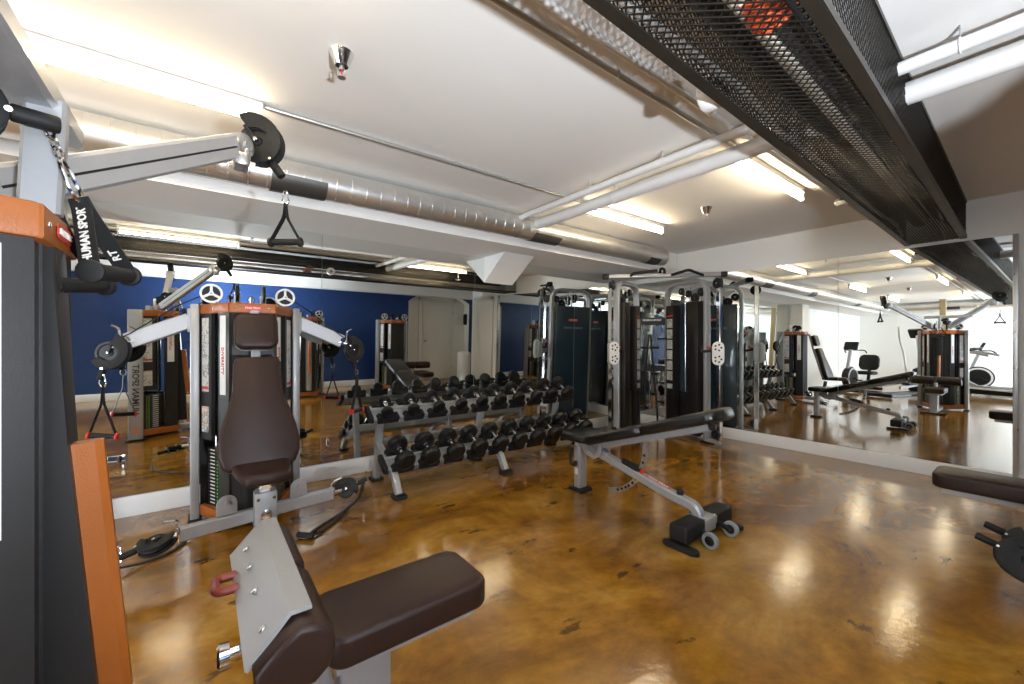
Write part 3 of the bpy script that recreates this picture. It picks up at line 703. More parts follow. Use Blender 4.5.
# ---- machine against the left mirror: tall backrest, swing arms, low crossbeam
m2 = empty('cable_station', (.255, 3.50, 0), 0, 'silver and orange cable station with a tall brown backrest, against the left mirror', 'gym machine')
tower(m2, sidetext=0)
for s in (-1, 1):
    r0 = V((s * .33, -.02, 1.345)); r1 = V((s * .635, -.05, 1.205))
    q = MB(); q.rtube([r0, r1], .038, .10, up=(0, 0, 1), bev=.006); arm = q.build('upper_arm', M['silver'], m2)
    q = MB(); q.box((s * .332, 0, 1.345), (.02, .09, .16), bev=.005); q.build('arm_hinge', M['silver'], arm)
    q = MB(); q.rtube(fillet([(s * .60, -.075, 1.20), (s * .66, -.085, 1.20), (s * .665, -.085, 1.285), (s * .70, -.085, 1.30)], .02), .022, .012); q.cyl((s * .63, -.10, 1.215), (s * .63, .0, 1.215), .018, 14); q.build('arm_hook', M['chrome'], arm)
    q = MB(); q.cyl((s * .63, -.06, 1.20), (s * .70, -.075, 1.165), .02, 14); q.build('swivel', M['chrome'], arm)
    pulley_head(m2, (s * .705, -.08, 1.135), (s * .30, -1, .12), (s * .25, 0, -1), .088)
    q = MB(); q.tube([(s * .22, -.16, 1.53), (s * .40, -.07, 1.43), (s * .62, -.075, 1.25), (s * .70, -.08, 1.2)], .004, 6); q.build('cable', M['dark'], m2)
strap_handle(plan(m2, (-.735, -.09, 1.005)), .365, (.95, -.3, -.12), 'black strap handle with red ends hanging from the left swing arm, by the brown backrest', 'red', .135)
strap_handle(plan(m2, (.74, -.085, 1.005)), .365, (.75, .6, 0), 'black strap handle with red ends hanging from the right swing arm, over the rack', 'red', .135)
# low crossbeam
bc = V((.035, -.655, .185)); ux = V((math.cos(math.radians(9.8)), math.sin(math.radians(9.8)), 0)); uy = V((-ux.y, ux.x, 0))
q = MB(); q.rtube([bc - ux * .405, bc + ux * .405], .05, .072, bev=.006); beam = q.build('low_crossbeam', M['silver'], m2)
q = MB(); q.rtube([(0.035, -.60, .06), (0.035, -.30, .06)], .08, .06); q.box((.035, -.66, .02), (.15, .09, .035), bev=.01); q.build('base_rail', M['silver'], m2)
q = MB(); q.box((.035, -.70, .225), (.115, .09, .20), bev=.008); q.rtube([(.035, -.62, .13), (.035, -.62, .32)], .09, .05); hub = q.build('seat_bracket', M['silver'], m2)
q = MB(); q.cyl((.035, -.745, .20), (.035, -.765, .20), .03, 20, bev=.006)
for z in (.15, .29):
    for s in (-1, 1): q.cyl((.035 + s * .04, -.745, z), (.035 + s * .04, -.752, z), .009, 10)
q.build('bracket_bolt', M['chrome'], hub)
for s in (-1, 1):
    e = bc + ux * (s * .405)
    q = MB(); q.slab([(-.05, 0), (.05, 0), (.05, .06)] + [(.05 * math.cos(a), .06 + .05 * math.sin(a)) for a in [PI * k / 8 for k in range(1, 8)]] + [(-.05, .06)], .01, frame(bc + ux * (s * .19) + V((0, 0, .04)) - uy * .0, ux, (0, 0, 1)), bev=.002); q.cyl(bc + ux * (s * .19) + uy * -.02 + V((0, 0, .105)), bc + ux * (s * .19) + uy * .01 + V((0, 0, .105)), .012, 12); q.build('beam_ear', M['silver'], beam)
    q = MB(); q.box(e, (.012, .06, .085), MX.Rotation(math.radians(9.8), 3, 'Z'), bev=.003); q.rtube(fillet([e + V((0, 0, .04)), e + V((0, 0, .075)) , e + ux * (s * .06) + V((0, 0, .085))], .02), .02, .012); q.build('beam_hook', M['chrome'], beam)
    q = MB(); q.cyl(e, e + ux * (s * .06), .017, 14); q.build('swivel', M['chrome'], beam)
h = pulley_head(m2, bc - ux * .495 + V((0, 0, -.012)), (.02, -.30, 1), (-.95, -.05, -.24), .064)
h = pulley_head(m2, bc + ux * .50 + V((0, 0, .0)), (-.55, -.75, .35), (.86, -.05, .35), .070)
# seat and backrest
SX = .005
q = MB(); q.rtube([(.035, -.69, .25), (.035, -.72, .44)], .062, .05, up=(0, 1, 0), bev=.008); q.build('seat_post', M['chrome'], m2)
seatp = [(-.105, -.02), (-.12, .05), (-.15, .30), (-.13, .36), (.13, .36), (.15, .30), (.12, .05), (.105, -.02), (.09, -.035), (-.09, -.035)]
q = MB(); q.pad(seatp, .062, MX.Translation((SX + .005, -1.045, .462)), r=.024, puff=.003); q.build('seat', M['brown'], m2, 50)
bo = [(-.19, 0), (-.215, .06), (-.218, .13), (-.20, .22), (-.155, .36), (-.135, .44), (-.13, .60), (-.115, .635), (.115, .635), (.13, .60), (.135, .44), (.155, .36), (.20, .22), (.218, .13), (.215, .06), (.19, 0), (.16, -.02), (-.16, -.02)]
bo = [(x * .94, y) for x, y in bo]
ba = MX.Translation((SX, -.735, .485)) @ MX.Rotation(math.radians(90 - 17), 4, 'X')
q = MB(); q.pad(bo, .075, ba, .024, 5, .005); bk = q.build('backrest', M['brown'], m2, 50)
q = MB(); q.slab([(x * .985, y) for x, y in bo], .012, ba @ MX.Translation((0, 0, -.012)), bev=.003); q.build('backrest_board', M['silver'], bk)
q = MB(); q.pad(rrect(.232, .225, .055, 7), .07, MX.Translation((SX, -.505, 1.255)) @ MX.Rotation(math.radians(90 - 14), 4, 'X'), .024, 5, .005); hr = q.build('headrest', M['brown'], m2, 50)
q = MB(); q.slab(rrect(.228, .222, .055, 6), .012, MX.Translation((SX, -.505, 1.255)) @ MX.Rotation(math.radians(90 - 14), 4, 'X') @ MX.Translation((0, 0, -.012)), bev=.003); q.build('headrest_board', M['silver'], hr)
q = MB(); q.rtube([(SX, -.665, .50), (SX, -.495, 1.10), (SX, -.43, 1.39)], .05, .03, up=(0, 1, 0)); q.rtube([(SX, -.43, 1.385), (SX, -.36, 1.385)], .05, .03); q.build('back_spine', M['silver'], m2)
# straps of the low pulleys lying on the floor
def floor_strap(pts, clip, label, txt=None, hand=None):
    root = empty('exercise_strap', (0, 0, 0), 0, label, 'strap')
    root.location = pts[0]
    o = V(pts[0])
    q = MB(); carabiner(q, V(clip[0]) - o, V(clip[1]) - o, (1, .3, 0), .004, .016); q.build('carabiner', M['chrome'], root)
    P = [V(p) - o for p in pts]
    q = MB(); q.rtube(fillet(P, .06), .024, .005, bev=.001); st = q.build('strap', M['rubber'], root)
    if hand:
        a, b_ = [V(p) - o for p in hand]; q = MB(); q.cyl(a, b_, .016, 16, bev=.004); q.build('grip', M['rubber'], root)
    return root
floor_strap([(-.36, 2.905, .035), (-.25, 2.95, .008), (-.13, 3.03, .008), (-.075, 3.16, .010), (-.06, 3.22, .07)], ((-.352, 2.935, .135), (-.36, 2.905, .03)), 'black strap on the floor, clipped to the left end of the low crossbeam')
floor_strap([(1.00, 3.24, .125), (.93, 3.12, .03), (.74, 2.96, .008), (.60, 2.86, .008), (.50, 2.74, .012), (.545, 2.735, .012), (.66, 2.83, .008), (.80, 3.0, .008)], ((1.005, 3.2, .20), (1.00, 3.24, .12)), 'black strap with grip on the floor, clipped to the right end of the crossbeam', hand=((.46, 2.79, .02), (.53, 2.70, .02)))

# ---- foreground machine at the left edge, seat with thigh pads in front of it
def lat_seat(m):
    """seat, thigh pads on a bent plate, handle and knob, local front -Y (machine 2 m from a mirror)"""
    q = MB(); q.pad(rrect(.475, .25, .05, 8), .085, MX.Translation((-.04, -1.082, .372)) @ MX.Rotation(PI / 2, 4, 'Z'), .018, 5, .004); q.build('seat', M['brown'], m, 50)
    q = MB(); q.slab([(-.2, -.085), (.21, -.085), (.21, .085), (-.2, .085)], .03, MX.Translation((-.04, -1.07, .342)) @ MX.Rotation(-PI / 2, 4, 'Z')); q.build('seat_plate', M['silver'], m)
    q = MB(); q.rtube(fillet([(-.01, -.36, .055), (-.01, -1.10, .055)], .04), .08, .06); q.box((-.01, -.97, .20), (.10, .14, .28), bev=.01); q.rtube([(-.01, -.90, .08), (-.01, -.80, .52)], .05, .04, up=(1, 0, 0)); f = q.build('seat_frame', M['silver'], m)
    q = MB(); q.box((-.01, -1.07, .012), (.32, .07, .024), bev=.008); q.build('foot_pad', M['rubber'], f)
    # thigh pads: two rolls on the machine side of the plate
    sec = [(-.078, -.03), (-.062, -.058), (-.02, -.07), (.03, -.066), (.058, -.044), (.07, -.005), (.066, .032), (.04, .056), (.0, .064), (-.03, .046), (-.080, -.002)]
    for x0, x1 in ((-.31, -.015), (.015, .30)):
        q = MB()
        q.pad(sec, x1 - x0, frame((x0 + .005, -.765, .555), (0, -1, 0), (0, 0, 1)) if 0 else MX(((0, 0, 1, x0), (-1, 0, 0, -.755), (0, 1, 0, .555), (0, 0, 0, 1))), r=.014); q.build('thigh_pad', M['brown'], m, 50)
    # bent plate: broad sloping face and narrow top face
    q = MB(); P = [(-.662, .545), (-.742, .632), (-.785, .632), (-.785, .624), (-.745, .624), (-.668, .54)]
    vs = [(x, y, z) for x in (-.265, .29) for y, z in P]; n = len(P)
    q.add(vs, [list(range(n)), list(range(n, 2 * n))[::-1]] + [(i, (i + 1) % n, n + (i + 1) % n, n + i) for i in range(n)])
    pl = q.build('pad_plate', M['silver'], m, 20)
    nrm = V((0, .73, .68))
    for x in (-.22, -.05, .08, .2): c = V((x, -.70, .588)); q = MB(); q.cyl(c, c + nrm * .008, .0085, 12, bev=.002); q.build('plate_bolt', M['chrome'], pl)
    q = MB(); q.tube(fillet([(.07, -.670, .55), (.07, -.622, .55), (.145, -.622, .55), (.145, -.670, .55)], .022, 6), .0115, 12); q.build('adjust_handle', M['darkred'], m)
    q = MB(); q.lathe([(0, 0), (.011, 0), (.011, .05), (.024, .052), (.026, .07), (.02, .075), (0, .076)], (-.14, -.695, .515), (0, 1, 0), 18); q.build('adjust_knob', M['chrome'], m)
fg = empty('lat_pulldown_machine', (-.598, 1.23, 0), PI / 2, 'tall cable machine with a slanted orange-edged column at the left edge', 'gym machine')
tower(fg, sidetext=1)
lat_seat(fg)
def ga(X, Y, Z): return (Y - 1.23, -(X + .59), Z)           # world -> fg local
# slanted front column with an orange edge
q = MB()
pr = [(-.33, 1.40), (-.363, 1.40), (-.380, 1.0), (-.421, .49), (-.44, .14), (-.33, .14)]
q.slab(pr, .085, MX(((0, 0, 1, -.0425), (1, 0, 0, 0), (0, 1, 0, 0), (0, 0, 0, 1))), bev=.006, seg=2); sc = q.build('slanted_column', M['charcoal'], fg)
q = MB(); q.rtube([(0, -.392, .99), (0, -.437, .44)], .070, .040, up=(1, 0, 0), bev=.012); q.build('orange_edge_pad', M['orange'], sc)
for z in (.93, .47): q = MB(); q.cyl((.034, -.40 - (1.0 - z) * .08, z), (.045, -.40 - (1.0 - z) * .08, z), .006, 10); q.build('screw', M['chrome'], sc)
# raised V arms and brace
for s in (-1, 1):
    base = V((s * .09, -.21, 1.50)); tip = V((.62, -.70, 1.94)) if s > 0 else V((-.61, -.25, 1.94))
    q = MB(); q.rtube([base, tip], .055, .085, up=(0, 0, 1), bev=.008); arm = q.build('raised_arm', M['silver'], fg)
    d = (tip - base).normalized()
    q = MB(); sd = d.cross(V((0, 0, 1))).normalized() * s
    for w in (1, -1): q.rtube([base + d * .05 - sd * (.0279 * w), tip - d * .03 - sd * (.0279 * w)], .002, .006)
    q.build('arm_groove', M['dark'], arm)
    q = MB(); q.cyl(tip - sd * .04, tip + sd * .04, .042, 22, bev=.008); q.cyl(tip - sd * .048, tip + sd * .048, .018, 14); q.box(tip + V((0, 0, -.055)) + d * .02, (.10, .05, .07), bev=.012); q.build('arm_clevis', M['steel'], arm)
    q = MB(); q.cyl(tip + d * .03, tip + d * .075, .02, 14); q.build('swivel', M['chrome'], arm)
    c = tip + d * .125
    pulley_head(fg, c, V((-.9, .15, -.35)) if s > 0 else sd + V((0, 0, .1)), V((-.30, -.5, -.8)) if s > 0 else V((-.25, -.1, -.85)), .086)
q = MB(); q.rtube([(-.40, -.318, 1.695), (.20, -.318, 1.695)], .09, .05, bev=.008); q.build('arm_brace', M['silver'], fg)
q = MB(); q.rtube([(.0, -.335, 1.46), (.0, -.345, 1.69)], .036, .06, up=(0, 1, 0), bev=.006); q.build('brace_post', M['silver'], fg)
pulley_head(fg, (-.075, -.235, 1.625), (1, .3, 0), (.30, -.93, .02), .066)
# handles of the foreground machine
A = V((-.247, 1.20, 1.625))
h1 = strap_handle(A, .295, (.29, .95, .0), 'large black strap handle with white lettering in the left foreground', 'dark', .145, .017, .085, .06, strap_w=.034, split=.16, txt='HUMAN SPORT', lean=math.radians(-18))
strap_handle(A + V((-.035, .07, -.01)), .30, (.5, .85, .0), 'black strap handle hanging behind the large lettered one at left', 'dark', .13, .016, .08, .06, lean=math.radians(-13))
T = plan(fg, (.62, -.70, 1.94)); 
strap_handle((.275, 1.945, 1.835), .215, (.8, -.6, 0), 'small black triangular handle hanging from the raised arm under the ceiling', 'dark', .125, .014, .06, .0)
strap_handle(plan(fg, (-.70, -.30, 1.78)), .215, (.5, .85, 0), 'small black handle on the other raised arm, seen in the right mirror', 'dark', .125, .014, .06, .0)

# ---- machine at the right edge (only its seat end shows) and one further back
md = empty('lat_pulldown_machine', (3.20, -.90, 0), PI, 'cable machine by the blue wall in the mirror, its dark seat at the right edge', 'gym machine')
tower(md, sidetext=0)
had = set(md.children)
lat_seat(md)
for o in md.children:
    if o not in had:
        o.location.x -= .205
        if o.name.startswith('seat_frame'): o.location.y += .16
q = MB(); q.rtube([(.0, -.36, .20), (.0, -.62, .20)], .05, .07); q.rtube([(.0, -.62, .20), (.27, -.90, .22)], .05, .07); q.build('low_arm', M['silver'], md)
pulley_head(md, (.30, -.965, .235), (.9, .1, .4), (.05, -.9, .32), .085)
pulley_head(md, (.21, -.955, .275), (.9, .1, .4), (.05, -.9, .32), .075)
me_ = empty('cable_station', (1.50, -.80, 0), PI, 'cable machine seen in the left mirror just right of the brown backrest', 'gym machine')
tower(me_, sidetext=0)
q = MB(); q.slab(pr, .085, MX(((0, 0, 1, -.0425), (1, 0, 0, 0), (0, 1, 0, 0), (0, 0, 0, 1))), bev=.006, seg=2); sc = q.build('slanted_column', M['silver'], me_)
q = MB(); q.rtube([(0, -.392, .99), (0, -.437, .44)], .070, .040, up=(1, 0, 0), bev=.012); q.build('orange_edge_pad', M['orange'], sc)

# ------------------------------------------------------------------ adjustable bench (along world Y, seat end far)
bn = empty('adjustable_bench', (2.44, 1.75, 0), 0, 'black adjustable weight bench with silver frame in the middle of the floor', 'bench')
# local: x across, +y = seat end
q = MB(); q.box((0, .56, .225), (.085, .065, .40), bev=.008); leg = q.build('rear_leg', M['silver'], bn)
q = MB(); q.box((0, .56, .012), (.135, .145, .024), bev=.008); q.build('foot_pad', M['rubber'], leg)
q = MB(); q.slab(rrect(.03, .05, .004), .002, frame((-.043, .56, .16), (0, -1, 0), (0, 0, 1))); q.build('caution_sticker', M['white'], leg)
q = MB(); q.rtube([(0, .54, .375), (0, .27, .345)], .05, .05); q.cyl((-.06, .555, .385), (.06, .555, .385), .024, 18, bev=.004); q.build('hinge_bracket', M['silver'], bn)
bp = fillet([(0, .40, .355), (0, -.24, .205), (0, -.435, .172), (0, -.43, .05)], .25, 10)
q = MB(); q.rtube(bp, .062, .062, up=(0, .5, 1), bev=.012); beam = q.build('main_beam', M['silver'], bn)
bd = V((0, -.76, -.177)).normalized(); bnrm = V((0, -bd.z, bd.y)); bnrm = bnrm if bnrm.z > 0 else -bnrm
def onbeam(t, h=.0315): return V((0, .40, .355)) + bd * t + bnrm * h
q = MB(); q.slab(rrect(.19, .026, .006), .001, frame(onbeam(.56, .0312), (0, -1, -.23), (-1, 0, 0))); lb = q.build('red_label', M['textred'], beam)
lettering('STAR TRAC', .024, onbeam(.56, .0325), (0, -1, -.23), (1, 0, 0), M['textwht'], beam, spacing=1.25)
q = MB(); q.slab(rrect(.16, .05, .02), .022, frame(onbeam(.335, .03), bd, (1, 0, 0)), bev=.006); q.cyl(onbeam(.27, .05), onbeam(.40, .058), .012, 12, bev=.003); ph = q.build('latch_plate', M['rubber'], bn)
q = MB(); q.cyl(onbeam(.43, .03), onbeam(.43, .06), .017, 14, bev=.004); q.build('latch_button', M['red'], ph)
q = MB(); q.cyl(onbeam(.72, .03), onbeam(.72, .045), .022, 18, bev=.003); q.lathe([(.022, .045), (.023, .058), (.012, .066), (0, .067)], onbeam(.72, 0), bnrm, 18); q.build('bumper', M['rubber'], bn)
# front foot
q = MB(); q.box((.03, -.44, .105), (.135, .125, .05), bev=.006); q.box((.03, -.44, .07), (.13, .11, .05), bev=.005); ff = q.build('front_bracket', M['silver'], bn)
for x in (-.025, .085):
    for y in (-.49, -.39): q = MB(); q.cyl((x, y, .128), (x, y, .136), .009, 10, bev=.002); q.build('bracket_bolt', M['chrome'], ff)
for s in (-1, 1):
    q = MB(); q.box((.03 + s * .17, -.44, .085), (.215, .115, .10), bev=.016, seg=3); fc = q.build('foot_cover', M['rubber'], bn)
    q = MB(); q.slab(rrect(.06, .22, .028, 5), .026, MX.Translation((.03 + s * .27, -.455, 0)), bev=.007); q.build('foot_pad', M['rubber'], fc)
    wy = -.555
    q = MB(); q.lathe([(.028, -.013), (.042, -.015), (.047, -.010), (.047, .010), (.042, .015), (.028, .013), (.028, -.013)], (.03 + s * .125, wy, .047), (1, 0, 0), 28); wh = q.build('transport_wheel', M['grey'], bn)
    q = MB(); q.cyl((.03 + s * .125 - .012, wy, .047), (.03 + s * .125 + .012, wy, .047), .029, 22, bev=.003); q.build('wheel_hub', M['dark'], wh)
    q = MB(); q.cyl((.03 + s * .125 - .02, wy, .047), (.03 + s * .125 + .02, wy, .047), .008, 10); q.build('axle_bolt', M['chrome'], wh)
    q = MB(); q.rtube([(.03 + s * .10, -.48, .075), (.03 + s * .10, wy, .05)], .016, .03); q.build('wheel_fork', M['rubber'], wh)
# seat, back pads, frame
q = MB(); q.pad([(-.125, -.13), (-.145, -.11), (-.162, .0), (-.160, .06), (-.145, .125), (-.12, .145), (.12, .145), (.145, .125), (.160, .06), (.162, 0), (.145, -.11), (.125, -.13)], .066, MX.Translation((0, .50, .423)), .022, 5, .004); q.build('seat_pad', M['blackvinyl'], bn, 50)
b0 = V((0, .385, .412)); b1 = V((0, -.60, .742)); dl = (b1 - b0).normalized(); nb = V((0, -dl.z, dl.y)); nb = nb if nb.z > 0 else -nb
def bk(t, h): return b0 + dl * t + nb * h
for t0, t1, nm in ((0, .525, 'back_pad'), (.53, 1.045, 'head_pad')):
    w0 = .145
    o = [(-w0 + .03, t0), (-w0 + .008, t0 + .008), (-w0, t0 + .03), (-w0 - .004, t1 - .06), (-w0 + .008, t1 - .015), (-w0 + .04, t1), (w0 - .04, t1), (w0 - .008, t1 - .015), (w0 + .004, t1 - .06), (w0, t0 + .03), (w0 - .008, t0 + .008), (w0 - .03, t0)]
    q = MB(); q.pad(o, .074, MX(((1, 0, 0, b0.x), (0, dl.y, nb.y, b0.y), (0, dl.z, nb.z, b0.z), (0, 0, 0, 1))), .026, 5, .004); q.build(nm, M['blackvinyl'], bn, 50)
q = MB(); q.rtube([bk(-.02, -.022), bk(.93, -.022)], .05, .044, up=(1, 0, 0), bev=.008); bf = q.build('back_frame', M['silver'], bn)
q = MB(); q.cyl(bk(.93, -.022), bk(.955, -.022), .022, 16, bev=.004); q.build('end_cap', M['rubber'], bf)
for s in (-1, 1):
    q = MB()
    q.slab([(.03 * math.cos(a) + .0, .05 + .03 * math.sin(a)) for a in [k * PI / 7 for k in range(8)]] + [(-.03, -.04), (.0, -.075), (.09, -.10), (.155, -.06), (.165, .02), (.135, .02), (.125, -.04), (.09, -.068), (.02, -.045), (.03, .03)], .012, MX(((0, 0, 1, s * .05 - .006), (-1, 0, 0, .46), (0, 1, 0, .40), (0, 0, 0, 1))), bev=.002); q.build('hinge_plate', M['silver'], bn)
# ladder arc hanging from the back frame
q = MB(); arc = [(0, -.055, .555), (0, -.045, .36), (0, .03, .21), (0, .14, .125), (0, .26, .085)]
arc = fillet(arc, .09, 6)
q.rtube(arc, .036, .01, up=(1, 0, 0), bev=.002) if 0 else q.sweep(arc, [(-.018, -.005), (.018, -.005), (.018, .005), (-.018, .005)], (1, 0, 0)); la = q.build('adjuster_arc', M['steel'], bn)
for k in range(2, len(arc) - 1, 2):
    d = (V(arc[k + 1]) - V(arc[k - 1])).normalized(); q = MB(); p = V(arc[k]); q.box(p, (.012, .012, .012), bev=.002); q.cyl(p - V((.008, 0, 0)), p + V((.008, 0, 0)), .010, 12); q.build('adjuster_hole', M['dark'], la)
q = MB(); q.tube(fillet([(-.07, .575, .37), (-.07, .60, .30), (-.07, .60, .215), (-.07, .545, .215), (-.07, .545, .25)], .03, 6), .013, 12); q.build('pull_handle', M['rubber'], bn)
q = MB(); q.cyl((-.045, .565, .375), (-.085, .575, .375), .022, 16, bev=.004); q.build('pivot_knob', M['chrome'], bn)

# ------------------------------------------------------------------ dumbbell rack against the left mirror
rk = empty('dumbbell_rack', (2.22, 3.30, 0), 0, 'silver two-tier dumbbell rack against the left mirror', 'rack')
TL = math.radians(31)
def tierM(y, z): return MX.Translation((0, y, z)) @ MX.Rotation(TL, 4, 'X')      # local: x along, y up-slope (back), z normal
for x in (-1.02, 0, 1.03):
    q = MB(); q.rtube([(x, .255, .02), (x, .14, .60)], .075, .05, up=(1, 0, 0), bev=.01); up = q.build('upright', M['silver'], rk)
    q = MB(); q.slab(rrect(.10, .13, .02), .022, MX.Translation((x, .255, 0)), bev=.006); q.build('foot_pad', M['rubber'], up)
    q = MB(); q.rtube(fillet([(x, .20, .32), (x, -.03, .215), (x, -.16, .17), (x, -.265, .02)], .14, 7), .07, .05, up=(1, 0, 0), bev=.01); fl_ = q.build('front_leg', M['silver'], rk)
    q = MB(); q.slab(rrect(.10, .12, .02), .022, MX.Translation((x, -.27, 0)), bev=.006); q.build('foot_pad', M['rubber'], fl_)
    for k in range(3):
        q = MB(); q.box((x, -.215 - .001, .085 + .022 * k), (.03, .004, .012), MX.Rotation(math.radians(-28), 3, 'X')); q.build('logo_bar', M['orangeprint'], fl_)
q = MB(); q.rtube([(-1.02, .20, .33), (1.03, .20, .33)], .05, .07, bev=.008); q.build('rear_crossbar', M['silver'], rk)
tiers = [(-.085, .225, .165, 1.27, .229, .078, 3), (.075, .605, .125, 1.21, .2233, .060, 2)]
for ti, (ty, tz, rl, x0, dx, hr, _) in enumerate(tiers):
    F = tierM(ty, tz)
    L0, L1 = x0 - 2.22 - .13, x0 - 2.22 + dx * 9 + .13
    q = MB(); q.M = F
    for yy in (-.062, .062): q.rtube([(L0, yy, 0), (L1, yy, 0)], .05, .04, bev=.006)
    q.box(((L0 + L1) / 2, 0, -.004), (L1 - L0, .10, .012)); sh = q.build('shelf_rail', M['silver'], rk)
    for xx in (L0, L1):
        q = MB(); q.M = F; q.slab(rrect(.19, .055, .02), .03, frame((xx - .015, 0, 0), (0, 1, 0), (0, 0, 1)), bev=.008); q.build('end_cap', M['rubber'], sh)
    for i in range(10):
        xx = x0 - 2.22 + dx * i
        q = MB(); q.M = F
        for yy in (-.075, .075):
            c = [(-.085, -.03), (.085, -.03), (.092, .02), (.085, .034), (.075, .034)] + [(.07 * math.cos(a), .060 - .05 * math.sin(a)) for a in [math.radians(k) for k in range(25, 156, 13)]] + [(-.075, .034), (-.085, .034), (-.092, .02)]
            q.slab(c, .06, frame((xx, yy + (.04 if yy > 0 else .022), .012), (1, 0, 0), (0, 0, 1)), bev=.004, seg=1)
        q.build('saddle', M['rubber'], sh)
ORD = ['first', 'second', 'third', 'fourth', 'fifth', 'sixth', 'seventh', 'eighth', 'ninth', 'tenth']
def dumbbell(r, hl, gl):
    """unit dumbbell along local Y: facetted heads, knurled chrome handle"""
    root = empty('dumbbell', (0, 0, 0))
    for s in (-1, 1):
        q = MB(); prof = [(0, gl), (r * .62, gl), (r * .93, gl + hl * .16), (r, gl + hl * .42), (r, gl + hl * .62), (r * .88, gl + hl * .9), (r * .66, gl + hl), (r * .6, gl + hl * .96), (0, gl + hl * .96)]
        q.lathe(prof, (0, 0, 0), (0, s, 0), 12); q.build('head', M['urethane'], root, 20)
    q = MB(); q.lathe([(0, -gl), (.019, -gl), (.019, -gl + .012), (.0135, -gl + .016), (.0165, 0), (.0135, gl - .016), (.019, gl - .012), (.019, gl), (0, gl)], (0, 0, 0), (0, 1, 0), 18); q.build('grip', M['chrome'], root)
    return root
for ti, (ty, tz, rl, x0, dx, hr, _) in enumerate(tiers):
    protos = {}
    for i in range(10):
        r = (.085 + .0008 * i) if ti == 0 else (.050 + .0034 * i)
        key = round(r * 200)
        o = dumbbell(r, r * .95, .052)
        F = tierM(ty, tz)
        c = V((x0 - 2.22 + dx * i, 0, .035 + r * .80)); p = MX.Translation(rk.location) @ F @ c
        o.location = p; o.rotation_euler = (TL, random.uniform(-.25, .25), random.uniform(-.06, .06))
        tag(o, 'black round-headed dumbbell, %s from the left on the rack\'s %s tier' % (ORD[i], ('lower', 'upper')[ti]), 'dumbbell', 'dumbbells on the two-tier rack')

